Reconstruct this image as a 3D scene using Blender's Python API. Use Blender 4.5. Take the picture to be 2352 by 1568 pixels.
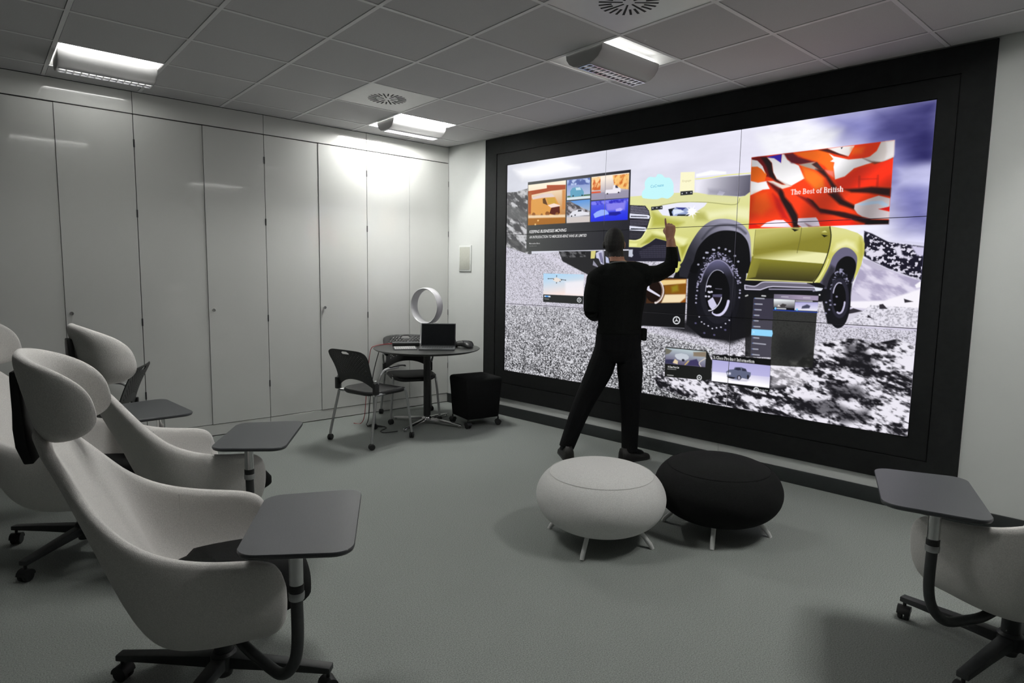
import bpy, bmesh, math, random
import numpy as np
from mathutils import Vector, Matrix

# ------------------------------------------------------------------ clear
for o in list(bpy.data.objects):
    bpy.data.objects.remove(o, do_unlink=True)
scene = bpy.context.scene
COL = scene.collection
R = math.radians
random.seed(7)

# ------------------------------------------------------------------ camera
cam_data = bpy.data.cameras.new('camera')
cam_data.sensor_fit = 'HORIZONTAL'
cam_data.sensor_width = 36.0
cam_data.lens = 21.774
cam_data.clip_start = 0.05
cam = bpy.data.objects.new('camera', cam_data)
COL.objects.link(cam)
CAM_YAW, CAM_PITCH, CAM_ROLL = 0.8543, -0.1076, 0.0162
_d = Vector((math.cos(CAM_YAW)*math.cos(CAM_PITCH), math.sin(CAM_YAW)*math.cos(CAM_PITCH), math.sin(CAM_PITCH)))
_r = Vector((math.sin(CAM_YAW), -math.cos(CAM_YAW), 0.0))
_u = _r.cross(_d)
_c, _s = math.cos(CAM_ROLL), math.sin(CAM_ROLL)
_rr = _r*_c + _u*_s
_uu = _u*_c - _r*_s
cam.matrix_world = Matrix(((_rr.x, _uu.x, -_d.x, -1.6678),
                           (_rr.y, _uu.y, -_d.y, -5.3997),
                           (_rr.z, _uu.z, -_d.z, 1.4495),
                           (0, 0, 0, 1)))
scene.camera = cam

# ------------------------------------------------------------------ world (a closed room: next to no light from outside)
world = bpy.data.worlds.new('world')
scene.world = world
world.use_nodes = True
world.node_tree.nodes['Background'].inputs['Color'].default_value = (0.55, 0.58, 0.60, 1)
world.node_tree.nodes['Background'].inputs['Strength'].default_value = 0.005

# ------------------------------------------------------------------ exposure
vs = scene.view_settings
vs.view_transform = 'Standard'
vs.look = 'None'
vs.gamma = 1.0
vs.use_curve_mapping = False
vs.exposure = 0.0

# lamp output of each recessed luminaire, by ceiling cell (column along the cupboards, row away from them)
LAMPS = {(2, 0): 285.0, (-2, 0): 20.0, (2, 4): 3.5, (-2, 4): 175.0, (2, 8): 270.0, (-2, 8): 3.0}
SCREEN_GAIN = 1.02

# ------------------------------------------------------------------ room dimensions (metres)
T = 0.6                      # ceiling module
H = 2.814                    # ceiling height
Y_CAB = 0.30                 # front plane of the cupboards
X_C = 2.343                  # corner cupboards / video wall
SL = 0.0887                  # the video wall runs 5 degrees off square
WALL_ROT = math.atan2(-1.0, SL)      # local +x runs along the video wall, local -y looks into the room

def wall_x(y):
    return X_C - SL*(y - Y_CAB)

# ------------------------------------------------------------------ helpers: materials
def new_mat(name):
    m = bpy.data.materials.new(name)
    m.use_nodes = True
    nt = m.node_tree
    return m, nt, nt.nodes['Principled BSDF']

def mat(name, col, rough=0.5, metal=0.0, noise=None, bump=None, coat=0.0, spec=0.5, coat_rough=0.05, sheen=0.0):
    """noise = (scale, amount): colour mottling; bump = (scale, strength)"""
    m, nt, b = new_mat(name)
    b.inputs['Base Color'].default_value = (*col, 1)
    b.inputs['Roughness'].default_value = rough
    b.inputs['Metallic'].default_value = metal
    b.inputs['Specular IOR Level'].default_value = spec
    b.inputs['Coat Weight'].default_value = coat
    b.inputs['Coat Roughness'].default_value = coat_rough
    b.inputs['Sheen Weight'].default_value = sheen
    tc = nt.nodes.new('ShaderNodeTexCoord')
    if noise:
        n = nt.nodes.new('ShaderNodeTexNoise')
        n.inputs['Scale'].default_value = noise[0]
        n.inputs['Detail'].default_value = 4
        r = nt.nodes.new('ShaderNodeValToRGB')
        lo = tuple(max(0, c*(1-noise[1])) for c in col)
        hi = tuple(min(1, c*(1+noise[1])) for c in col)
        r.color_ramp.elements[0].color = (*lo, 1)
        r.color_ramp.elements[1].color = (*hi, 1)
        r.color_ramp.elements[0].position = 0.3
        r.color_ramp.elements[1].position = 0.7
        nt.links.new(tc.outputs['Object'], n.inputs['Vector'])
        nt.links.new(n.outputs['Fac'], r.inputs['Fac'])
        nt.links.new(r.outputs['Color'], b.inputs['Base Color'])
    if bump:
        n2 = nt.nodes.new('ShaderNodeTexNoise')
        n2.inputs['Scale'].default_value = bump[0]
        n2.inputs['Detail'].default_value = 5
        bp = nt.nodes.new('ShaderNodeBump')
        bp.inputs['Strength'].default_value = bump[1]
        bp.inputs['Distance'].default_value = 0.004
        nt.links.new(tc.outputs['Object'], n2.inputs['Vector'])
        nt.links.new(n2.outputs['Fac'], bp.inputs['Height'])
        nt.links.new(bp.outputs['Normal'], b.inputs['Normal'])
    return m

def emit_mat(name, col, strength, sample=True):
    m = bpy.data.materials.new(name)
    m.use_nodes = True
    nt = m.node_tree
    nt.nodes.remove(nt.nodes['Principled BSDF'])
    e = nt.nodes.new('ShaderNodeEmission')
    e.inputs['Color'].default_value = (*col, 1)
    e.inputs['Strength'].default_value = strength
    nt.links.new(e.outputs[0], nt.nodes['Material Output'].inputs['Surface'])
    if not sample:
        m.cycles.emission_sampling = 'NONE'
    return m

M = {}
M['carpet'] = mat('carpet_grey', (0.265, 0.285, 0.27), 0.95, noise=(210, 0.34), bump=(420, 0.5), spec=0.1)
M['ceiling_tile'] = mat('ceiling_tile_white', (0.60, 0.595, 0.60), 0.9, noise=(300, 0.06), bump=(500, 0.15), spec=0.2)
M['tee'] = mat('tee_white', (0.80, 0.80, 0.80), 0.5)
M['void'] = mat('void_dark', (0.05, 0.05, 0.05), 0.9)
M['wall'] = mat('wall_white_paint', (0.70, 0.72, 0.70), 0.6, noise=(3, 0.02), bump=(120, 0.05))
M['wall_dim'] = mat('wall_grey_paint', (0.20, 0.205, 0.20), 0.7, noise=(3, 0.03))
M['cupboard'] = mat('cupboard_gloss_white', (0.66, 0.67, 0.645), 0.42, noise=(1.5, 0.015), coat=1.0, coat_rough=0.045)
M['carcass'] = mat('carcass_dark', (0.10, 0.10, 0.10), 0.8)
M['skirting'] = mat('skirting_charcoal', (0.022, 0.026, 0.026), 0.5, noise=(20, 0.1))
M['frame'] = mat('frame_black', (0.010, 0.011, 0.011), 0.8, noise=(30, 0.15), spec=0.2)
M['frame_in'] = mat('frame_black_inner', (0.008, 0.009, 0.009), 0.7, noise=(30, 0.15), spec=0.2)
M['bezel'] = mat('bezel_black', (0.004, 0.004, 0.005), 0.4, noise=(40, 0.1))
M['chrome'] = mat('chrome', (0.62, 0.62, 0.62), 0.18, 1.0, noise=(40, 0.04))
M['silver'] = mat('silver_paint', (0.42, 0.43, 0.43), 0.38, 0.75, noise=(60, 0.06))
M['dark_metal'] = mat('dark_powder_coat', (0.030, 0.033, 0.034), 0.5, noise=(50, 0.15))
M['black_plastic'] = mat('black_plastic', (0.012, 0.013, 0.013), 0.5, noise=(50, 0.15))
M['black_fabric'] = mat('black_fabric', (0.008, 0.0085, 0.0085), 0.95, noise=(200, 0.3), bump=(300, 0.3), spec=0.15)
M['felt'] = mat('felt_grey', (0.70, 0.685, 0.66), 0.95, noise=(330, 0.14), bump=(420, 0.3), spec=0.15, sheen=0.15)
M['felt_light'] = mat('felt_pale_grey', (0.70, 0.70, 0.685), 0.95, noise=(340, 0.18), bump=(420, 0.35), spec=0.15, sheen=0.1)
M['tablet'] = mat('tablet_charcoal', (0.062, 0.066, 0.072), 0.42, noise=(220, 0.12), bump=(600, 0.08))
M['tabletop'] = mat('tabletop_black', (0.035, 0.037, 0.036), 0.32, noise=(120, 0.1))
M['white_plastic'] = mat('white_plastic', (0.62, 0.62, 0.64), 0.3, noise=(20, 0.03))
M['white_leg'] = mat('white_leg', (0.68, 0.69, 0.68), 0.4, noise=(30, 0.05))
M['beige'] = mat('beige_plate', (0.50, 0.51, 0.45), 0.5, noise=(40, 0.04))
M['lum_white'] = mat('luminaire_white', (0.80, 0.80, 0.79), 0.35, noise=(10, 0.02))
def basket_mat():
    # finely perforated sheet: part of the lamp's light comes through
    m, nt, b = new_mat('luminaire_perforated_sheet')
    b.inputs['Base Color'].default_value = (0.42, 0.42, 0.42, 1); b.inputs['Roughness'].default_value = 0.55
    tr = nt.nodes.new('ShaderNodeBsdfTranslucent'); tr.inputs['Color'].default_value = (0.8, 0.8, 0.8, 1)
    mx = nt.nodes.new('ShaderNodeMixShader'); mx.inputs[0].default_value = 0.22
    nt.links.new(b.outputs[0], mx.inputs[1]); nt.links.new(tr.outputs[0], mx.inputs[2])
    nt.links.new(mx.outputs[0], nt.nodes['Material Output'].inputs['Surface'])
    return m
M['basket'] = basket_mat()
M['lum_grey'] = mat('luminaire_mesh_grey', (0.42, 0.42, 0.42), 0.55, noise=(400, 0.12))
M['louvre'] = mat('louvre_aluminium', (0.72, 0.72, 0.75), 0.2, 0.9, noise=(60, 0.04))
M['vent_dark'] = mat('vent_dark', (0.012, 0.012, 0.012), 0.8)
M['cloth_black'] = mat('cloth_black', (0.006, 0.007, 0.0065), 0.92, noise=(120, 0.3), bump=(160, 0.25), spec=0.12)
M['trouser'] = mat('trouser_black', (0.0055, 0.006, 0.0065), 0.92, noise=(140, 0.3), bump=(160, 0.25), spec=0.12)
M['skin'] = mat('skin', (0.42, 0.20, 0.13), 0.5, noise=(60, 0.08))
M['hair'] = mat('hair_dark', (0.009, 0.008, 0.008), 0.75, noise=(180, 0.4), bump=(220, 0.6))
M['leather'] = mat('leather_black', (0.008, 0.007, 0.0065), 0.6, noise=(80, 0.2))
M['lanyard'] = mat('lanyard_grey', (0.16, 0.17, 0.17), 0.7, noise=(80, 0.1))
M['laptop_screen'] = mat('laptop_screen_glass', (0.006, 0.007, 0.008), 0.12, noise=(10, 0.1))
M['laptop_grey'] = mat('laptop_grey', (0.075, 0.08, 0.085), 0.4, noise=(80, 0.08))
M['key_white'] = mat('key_white', (0.45, 0.45, 0.45), 0.5, noise=(50, 0.05))
M['key_dark'] = mat('key_dark', (0.03, 0.032, 0.034), 0.5, noise=(50, 0.05))
M['cable_red'] = mat('cable_red', (0.35, 0.015, 0.02), 0.45, noise=(80, 0.1))
M['cable_black'] = mat('cable_black', (0.012, 0.012, 0.012), 0.5, noise=(80, 0.1))

# ------------------------------------------------------------------ helpers: meshes
class MB:
    """collects simple shapes; build() links them as ONE mesh object"""
    def __init__(s):
        s.v, s.f = [], []
    def add(s, vs_, fs_):
        n = len(s.v)
        s.v += [tuple(p) for p in vs_]
        s.f += [tuple(i+n for i in f) for f in fs_]
        return s
    def box(s, x0, x1, y0, y1, z0, z1):
        vs_ = [(x0,y0,z0),(x1,y0,z0),(x1,y1,z0),(x0,y1,z0),(x0,y0,z1),(x1,y0,z1),(x1,y1,z1),(x0,y1,z1)]
        return s.add(vs_, [(3,2,1,0),(4,5,6,7),(0,1,5,4),(1,2,6,5),(2,3,7,6),(3,0,4,7)])
    def rings(s, rings, cap0=True, cap1=True, close=True):
        n = len(rings[0]); base = []
        for rg in rings: base += [tuple(p) for p in rg]
        fs_ = []
        for i in range(len(rings)-1):
            for k in range(n if close else n-1):
                a = i*n+k; b = i*n+(k+1) % n
                fs_.append((a, b, b+n, a+n))
        if cap0: fs_.append(tuple(reversed(range(n))))
        if cap1: fs_.append(tuple(range((len(rings)-1)*n, len(rings)*n)))
        return s.add(base, fs_)
    def lathe(s, prof, n=32, cx=0, cy=0, cap0=True, cap1=True):
        return s.rings([[(cx+r*math.cos(2*math.pi*k/n), cy+r*math.sin(2*math.pi*k/n), z) for k in range(n)] for r, z in prof], cap0, cap1)
    def tube(s, pts, r, n=10, caps=True):
        pts = [Vector(p) for p in pts]
        rs = r if isinstance(r, (list, tuple)) else [r]*len(pts)
        rings = []
        up = None
        for i, p in enumerate(pts):
            t = (pts[min(i+1, len(pts)-1)] - pts[max(i-1, 0)]).normalized()
            if up is None:
                up = Vector((0,0,1)) if abs(t.z) < 0.9 else Vector((1,0,0))
            a = t.cross(up)
            if a.length < 1e-5: a = t.cross(Vector((0.3,1,0.2)))
            a.normalize()
            b = a.cross(t).normalized()
            up = b
            rings.append([p + (a*math.cos(2*math.pi*k/n) + b*math.sin(2*math.pi*k/n))*rs[i] for k in range(n)])
        return s.rings(rings, caps, caps)
    def prism(s, poly, z0, z1):
        n = len(poly)
        vs_ = [(x, y, z0) for x, y in poly] + [(x, y, z1) for x, y in poly]
        fs_ = [tuple(reversed(range(n))), tuple(range(n, 2*n))] + [(i, (i+1) % n, (i+1) % n+n, i+n) for i in range(n)]
        return s.add(vs_, fs_)
    def xform(s, mtx):
        s.v = [tuple(mtx @ Vector(p)) for p in s.v]
        return s
    def mesh(s, name, m, smooth=True, angle=35, bevel=0.0, seg=2):
        me = bpy.data.meshes.new(name)
        bm = bmesh.new()
        bv = [bm.verts.new(p) for p in s.v]
        for f in s.f:
            try: bm.faces.new([bv[i] for i in f])
            except ValueError: pass
        bmesh.ops.recalc_face_normals(bm, faces=bm.faces)
        if bevel > 0:
            es = [e for e in bm.edges if len(e.link_faces) == 2 and e.calc_face_angle(0) > R(30)]
            bmesh.ops.bevel(bm, geom=es, offset=bevel, segments=seg, profile=0.5, affect='EDGES', clamp_overlap=True)
        bm.to_mesh(me); bm.free()
        if m: me.materials.append(m)
        if smooth:
            me.polygons.foreach_set('use_smooth', [True]*len(me.polygons))
            me.set_sharp_from_angle(angle=R(angle))
        return me
    def build(s, name, m, parent=None, **k):
        return link(name, s.mesh(name, m, **k), parent)

def link(name, me, parent=None, loc=None, rotz=None):
    o = bpy.data.objects.new(name, me)
    COL.objects.link(o)
    if parent is not None: o.parent = parent
    if loc is not None: o.location = loc
    if rotz is not None: o.rotation_euler = (0, 0, rotz)
    return o

def bake(obj):
    """apply the modifiers of a helper object and return the plain mesh"""
    dg = bpy.context.evaluated_depsgraph_get()
    dg.update()
    me = bpy.data.meshes.new_from_object(obj.evaluated_get(dg), preserve_all_data_layers=False, depsgraph=dg)
    old = obj.data
    bpy.data.objects.remove(obj, do_unlink=True)
    bpy.data.meshes.remove(old)
    return me

def bake_text(obj):
    dg = bpy.context.evaluated_depsgraph_get()
    dg.update()
    me = bpy.data.meshes.new_from_object(obj.evaluated_get(dg), depsgraph=dg)
    old = obj.data
    bpy.data.objects.remove(obj, do_unlink=True)
    bpy.data.curves.remove(old)
    return me

def tag(o, label, cat, group=None):
    o['label'] = label; o['category'] = cat
    if group: o['group'] = group
    return o

def struct(o, label=None):
    o['kind'] = 'structure'
    if label: o['label'] = label
    return o

def empty(name, loc=(0,0,0), rotz=0.0):
    o = bpy.data.objects.new(name, None)
    o.empty_display_size = 0.1
    COL.objects.link(o)
    o.location = loc; o.rotation_euler = (0, 0, rotz)
    return o

def copy_tree(o, parent=None):
    c = o.copy()
    COL.objects.link(c)
    c.parent = parent
    for ch in list(o.children):
        copy_tree(ch, c)
    return c

def smooth_path(pts, n=6, closed=False):
    """Catmull-Rom through the points"""
    P = [Vector(p) for p in pts]
    out = []
    m = len(P)
    for i in range(m if closed else m-1):
        p0 = P[(i-1) % m] if closed or i > 0 else P[i]
        p1 = P[i]; p2 = P[(i+1) % m]
        p3 = P[(i+2) % m] if closed or i+2 < m else P[i+1]
        for k in range(n):
            t = k/n
            out.append(0.5*((2*p1) + (p2-p0)*t + (2*p0-5*p1+4*p2-p3)*t*t + (3*p1-p0-3*p2+p3)*t**3))
    if not closed: out.append(P[-1])
    return out

def rounded_rect(w, d, r, n=6):
    pts = []
    for cx, cy, a0 in ((w/2-r, d/2-r, 0), (-w/2+r, d/2-r, 90), (-w/2+r, -d/2+r, 180), (w/2-r, -d/2+r, 270)):
        for k in range(n+1):
            a = R(a0 + 90*k/n)
            pts.append((cx+r*math.cos(a), cy+r*math.sin(a)))
    return pts

def clip_poly(poly, inside, cross):
    out = []
    for i in range(len(poly)):
        a, b = poly[i], poly[(i+1) % len(poly)]
        ia, ib = inside(a), inside(b)
        if ia: out.append(a)
        if ia != ib: out.append(cross(a, b))
    return out

# ================================================================== THE ROOM
X_W, Y_R = -4.3, -7.2         # side wall and rear wall, both behind the camera's view
floor_mb = MB().prism([(X_W, Y_R), (wall_x(Y_R), Y_R), (wall_x(0.9), 0.9), (X_W, 0.9)], -0.05, 0.0)
struct(floor_mb.build('floor', M['carpet'], smooth=False), 'grey short-pile carpet floor')

# wall behind the cupboards, rear wall and side wall
struct(MB().box(X_W, 2.6, 0.80, 0.90, 0, 2.95).build('wall_left', M['wall_dim'], smooth=False), 'plain wall behind the cupboards')
struct(MB().box(X_W, 3.4, Y_R-0.1, Y_R, 0, 2.95).build('wall_rear', M['wall_dim'], smooth=False), 'plain painted wall at the rear of the room')
struct(MB().box(X_W-0.1, X_W, Y_R, 0.8, 0, 2.95).build('wall_side', M['wall_dim'], smooth=False), 'plain painted side wall')

# video wall: local frame at the corner
WALLF = ((X_C, Y_CAB, 0), WALL_ROT)
def on_wall(o):
    o.location = WALLF[0]; o.rotation_euler = (0, 0, WALLF[1])
    return o
wr = on_wall(MB().box(-0.6, 7.7, 0.0, 0.15, 0, 2.95).build('wall_right', M['wall'], smooth=False))
struct(wr, 'white painted wall that carries the video wall')
bs = on_wall(MB().box(0.0, 7.6, -0.014, -0.001, 0.0, 0.102).build('baseboard_right', M['skirting'], bevel=0.003))
struct(bs, 'charcoal skirting board along the video wall')
# two white boards between skirting and frame
for k, (a, b) in enumerate(((0.60, 3.235), (3.239, 4.76))):
    t_ = on_wall(MB().box(a, b, -0.007, -0.001, 0.104, 0.20).build('trim_%d' % (k+1), M['wall'], smooth=False))
    struct(t_, 'white board under the black frame, ' + ('corner side' if k == 0 else 'far from the corner'))

# ------------------------------------------------------------------ ceiling: tiles, tees
ceiling = MB().prism([(X_W, Y_R), (wall_x(Y_R), Y_R), (wall_x(0.8), 0.8), (X_W, 0.8)], H+0.10, H+0.14).build('ceiling', M['void'], smooth=False)
struct(ceiling, 'white suspended tile ceiling')
VENTS = [(1, 1), (1, 5)]
I0, I1, J0, J1 = -7, 6, -1, 11
GAP = 0.0145
tile_me = MB().prism([(GAP, -GAP), (GAP, -T+GAP), (T-GAP, -T+GAP), (T-GAP, -GAP)], H, H+0.014).mesh('ceiling_tile', M['ceiling_tile'], smooth=False)
def room_clip(poly):
    lim = 0.004
    poly = clip_poly(poly, lambda p: p[1] < Y_CAB-lim, lambda a, b: (a[0]+(b[0]-a[0])*((Y_CAB-lim-a[1])/(b[1]-a[1])), Y_CAB-lim))
    if not poly: return poly
    g = lambda p: wall_x(p[1]) - lim - 0.022 - p[0]
    def cr(a, b):
        t = g(a)/(g(a)-g(b)); return (a[0]+(b[0]-a[0])*t, a[1]+(b[1]-a[1])*t)
    poly = clip_poly(poly, lambda p: g(p) > 0, cr)
    if not poly: return poly
    return clip_poly(poly, lambda p: p[0] > X_W, lambda a, b: (X_W, a[1]+(b[1]-a[1])*((X_W-a[0])/(b[0]-a[0]))))
for i in range(I0, I1):
    for j in range(J0, J1+1):
        if (i, j) in LAMPS or (i, j) in VENTS: continue
        x0, y0 = i*T, -j*T
        sq = [(x0+GAP, y0-GAP), (x0+GAP, y0-T+GAP), (x0+T-GAP, y0-T+GAP), (x0+T-GAP, y0-GAP)]
        cl = room_clip(sq)
        if len(cl) < 3: continue
        ar = abs(sum(cl[k][0]*cl[(k+1) % len(cl)][1]-cl[(k+1) % len(cl)][0]*cl[k][1] for k in range(len(cl))))/2
        if ar < 0.004: continue
        if y0-T < Y_R: continue
        if abs(ar-(T-2*GAP)**2) < 1e-4:
            o = link('ceiling_tile', tile_me, ceiling); o.location = (x0, y0, 0)
        else:
            MB().prism(cl, H, H+0.014).build('ceiling_tile', M['ceiling_tile'], ceiling, smooth=False)
for i in range(I0, I1):                                   # main tees, away from the cupboards
    x = i*T
    ytop = Y_CAB-0.004
    if x > X_C-0.03: ytop = min(ytop, Y_CAB-(x+0.03-X_C)/SL)
    MB().box(x-0.0115, x+0.0115, Y_R, ytop, H-0.003, H+0.02).build('tee_bar', M['tee'], ceiling, smooth=False)
for j in range(J0+1, J1+1):                               # cross tees
    y = -j*T
    MB().box(X_W, wall_x(y)-0.03, y-0.0115, y+0.0115, H-0.0026, H+0.02).build('tee_bar', M['tee'], ceiling, smooth=False)
# thin edge angle along the cupboards
MB().box(X_W, X_C-0.02, Y_CAB-0.022, Y_CAB-0.003, H-0.002, H-0.0005).build('edge_angle', M['tee'], ceiling, smooth=False)

# ------------------------------------------------------------------ tall cupboards
door_z0, door_z1 = 0.105, 2.638
hinge_zs = (0.42, 1.02, 1.88, 2.42)
knob_me = MB().lathe([(0.006, 0), (0.006, 0.012), (0.013, 0.014), (0.015, 0.022), (0.012, 0.028), (0.0, 0.0285)], 20).xform(Matrix.Rotation(R(90), 4, 'X')).mesh('knob', M['chrome'])
hinge_me = MB().lathe([(0.0024, -0.03), (0.0024, 0.03)], 8).mesh('hinge', M['dark_metal'])
CUP = [(-2.65, 'tall white cupboard next beyond the one behind the armchair headrests'),
       (-1.65, 'tall white cupboard behind the armchair headrests'), (-0.65, 'tall white cupboard behind the charcoal tablet of the middle armchair'),
       (0.35, 'tall white cupboard behind the black mesh chair at the round table'), (1.35, 'tall white cupboard in the corner behind the desk fan')]
for cx, lab in CUP:
    wd = 1.0 if cx < 1.3 else X_C-cx-0.004
    c = empty('tall_cupboard', (cx, Y_CAB, 0))
    tag(c, lab, 'cupboard', 'row of tall white cupboards')
    MB().box(0.006, wd-0.006, 0.032, 0.48, 0.0, 2.80).build('carcass', M['carcass'], c, smooth=False)
    MB().box(0.002, wd-0.002, 0.0, 0.020, 2.646, 2.808).build('fascia', M['cupboard'], c, bevel=0.001, seg=1)
    MB().box(0.002, wd-0.002, 0.004, 0.020, 0.007, 0.100).build('plinth', M['cupboard'], c, bevel=0.001, seg=1)
    hw = wd/2
    for k in range(2):
        d = MB().box(0.0, hw-0.0035, 0.0, 0.020, door_z0, door_z1).build('door', M['cupboard'], c, bevel=0.0012, seg=1)
        if k == 0:
            d.location = (0.0025, 0.0, 0); d.rotation_euler = (0, 0, R(0.9))
        else:
            d.location = (hw+0.001, 0.0, 0); d.rotation_euler = (0, 0, R(-0.05))
        for hz in hinge_zs:
            h = link('hinge', hinge_me, d); h.location = ((0.001 if k == 0 else hw-0.0045), -0.0015, hz)
        if k == 1:
            kn = link('knob', knob_me, d); kn.location = (0.034, 0.0, 1.105)

# ------------------------------------------------------------------ wall plate
wp = on_wall(empty('access_plate'))
tag(wp, 'beige rectangular wall plate between the corner and the black frame', 'wall plate')
wp.location = Vector(WALLF[0]) + Matrix.Rotation(WALL_ROT, 3, 'Z') @ Vector((0.284, 0, 1.477))
MB().box(-0.097, 0.097, -0.014, -0.0005, 0, 0.276).build('plate_frame', M['wall'], wp, bevel=0.004)
MB().box(-0.080, 0.080, -0.018, -0.013, 0.018, 0.258).build('cover', M['beige'], wp, bevel=0.002)

# ------------------------------------------------------------------ recessed luminaires
pan_prof = [(-0.292, 0.0), (-0.27, 0.010), (-0.22, 0.042), (-0.15, 0.066), (-0.07, 0.078), (0, 0.081), (0.07, 0.078), (0.15, 0.066), (0.22, 0.042), (0.27, 0.010), (0.292, 0.0)]
def pan_mesh():
    mb = MB()
    n = len(pan_prof)
    for s0, s1, dz in ((-0.285, 0.285, 0.0),):
        a = [(s0, y, z) for y, z in pan_prof]; b = [(s1, y, z) for y, z in pan_prof]
        mb.add(a+b, [(i, i+1, i+1+n, i+n) for i in range(n-1)])
        up = [(s0, y, z+0.004) for y, z in pan_prof] + [(s1, y, z+0.004) for y, z in pan_prof]
        mb.add(up, [(i+n, i+1+n, i+1, i) for i in range(n-1)])
    for sx in (-0.285, 0.285):                      # end plates
        mb.add([(sx, y, z+0.004) for y, z in pan_prof], [tuple(range(n))])
        x0, x1 = (sx-0.007, sx) if sx < 0 else (sx, sx+0.007)
        mb.box(x0, x1, -0.292, 0.292, 0.0, 0.006)
    return mb.mesh('reflector_pan', M['lum_white'], angle=50)
bask = [(-0.150, 0.006), (-0.143, -0.030), (-0.118, -0.062), (-0.082, -0.082), (-0.052, -0.088)]
def basket_mesh():
    mb = MB()
    for sgn in (1, -1):
        o_ = [(sgn*y, z) for y, z in bask]; i_ = [(sgn*(y+0.004), z+0.003) for y, z in bask]
        n = len(o_)
        rings = []
        for x in (-0.272, 0.272):
            rings.append([(x, y, z) for y, z in o_] + [(x, y, z) for y, z in reversed(i_)])
        mb.rings(rings)
    return mb.mesh('basket', M['basket'], angle=50)
def cap_mesh():
    mb = MB()
    loop = bask + [(-y, z) for y, z in reversed(bask)]
    mb.rings([[(x, y, z) for y, z in loop] for x in (0.0, 0.006)])
    return mb.mesh('end_cap', M['lum_grey'], angle=50)
def louvre_mesh():
    mb = MB()
    mb.box(-0.27, 0.27, -0.052, -0.045, -0.094, -0.078)
    mb.box(-0.27, 0.27, 0.045, 0.052, -0.094, -0.078)
    for k in range(14):
        x = -0.265 + 0.53*k/13
        mb.box(x-0.004, x+0.004, -0.045, 0.045, -0.092, -0.070)
    return mb.mesh('louvre', M['louvre'], smooth=False)
PAN, BASK, CAP, LOUV = pan_mesh(), basket_mesh(), cap_mesh(), louvre_mesh()
shade_me = MB().box(-0.27, 0.27, -0.045, 0.045, -0.066, -0.062).mesh('louvre_backing', M['lum_grey'], smooth=False)
LUM_LABEL = {(2, 0): 'brightly lit recessed ceiling light above the round table', (-2, 0): 'recessed ceiling light against the cupboard fascia, its white pan glowing',
             (2, 4): 'dim recessed ceiling light with hanging half-drum basket, facing the video wall', (-2, 4): 'lit recessed ceiling light above the armchairs',
             (2, 8): 'lit recessed ceiling light over the right-hand armchair', (-2, 8): 'lit recessed ceiling light behind the armchairs'}
for (ci, cj), power in LAMPS.items():
    L = empty('ceiling_light', ((ci+0.5)*T, -(cj+0.5)*T, H))
    tag(L, LUM_LABEL[(ci, cj)], 'ceiling light', 'recessed ceiling lights')
    link('reflector_pan', PAN, L)
    link('basket', BASK, L)
    link('louvre', LOUV, L)
    if power < 30: link('louvre_backing', shade_me, L)
    for sx in (-0.278, 0.272):
        link('end_cap', CAP, L).location = (sx, 0, 0)
    lm = emit_mat('lamp_tube_glow', (1.0, 0.995, 0.965), power)
    ty, tz = (0.195, 0.026) if (ci, cj) != (2, 4) else (0.11, 0.030)
    tube_me = MB().tube([(-0.262, 0, 0), (0.262, 0, 0)], 0.0135, 12).mesh('lamp_tube', lm)
    for s in (-1, 1):
        link('lamp_tube', tube_me, L).location = (0, s*ty, tz)
    link('lamp_tube', tube_me, L).location = (0, 0, -0.030)

# ------------------------------------------------------------------ swirl diffusers
plate_me = MB().prism([(-0.292, -0.292), (0.292, -0.292), (0.292, 0.292), (-0.292, 0.292)], 0.0, 0.014).mesh('vent_plate', M['lum_white'], bevel=0.002, seg=1)
slot_long = MB().prism([(0.030, -0.0045), (0.150, -0.0065), (0.150, 0.0065), (0.030, 0.0045)], -0.0012, 0.0).mesh('slot', M['vent_dark'], smooth=False)
slot_short = MB().prism([(0.085, -0.006), (0.150, -0.006), (0.150, 0.006), (0.085, 0.006)], -0.0012, 0.0).mesh('slot', M['vent_dark'], smooth=False)
for (ci, cj), lab in zip(VENTS, ('white square ceiling vent beside the bright light over the round table', 'white square ceiling vent beside the dim half-drum light')):
    v = empty('ceiling_vent', ((ci+0.5)*T, -(cj+0.5)*T, H))
    tag(v, lab, 'ceiling vent', 'swirl ceiling vents')
    link('vent_plate', plate_me, v)
    for k in range(24):
        link('slot', slot_long if k % 3 == 0 else slot_short, v, rotz=R(15*k+4))

# ------------------------------------------------------------------ video wall
vw = on_wall(empty('video_wall'))
tag(vw, 'large lit video wall of nine displays in a wide black frame', 'video wall')
U0, U1, Z0, Z1 = 0.905, 4.480, 0.472, 2.526            # lit area
def ring_frame(u0, u1, z0, z1, a0, a1, b0, b1, y0, y1):
    mb = MB()
    mb.box(u0, u1, y0, y1, b1, z1); mb.box(u0, u1, y0, y1, z0, b0)
    mb.box(u0, a0, y0, y1, b0, b1); mb.box(a1, u1, y0, y1, b0, b1)
    return mb
ring_frame(0.60, 4.752, 0.182, 2.806, 0.762, 4.592, 0.335, 2.650, -0.022, -0.0005).build('outer_frame', M['frame'], vw, smooth=False)
ring_frame(0.768, 4.586, 0.341, 2.644, U0-0.004, U1+0.004, Z0-0.004, Z1+0.004, -0.017, -0.0005).build('inner_frame', M['frame_in'], vw, smooth=False)
MB().box(0.70, 4.65, -0.006, -0.0005, 0.25, 2.72).build('back_plate', M['bezel'], vw, smooth=False)

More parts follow.
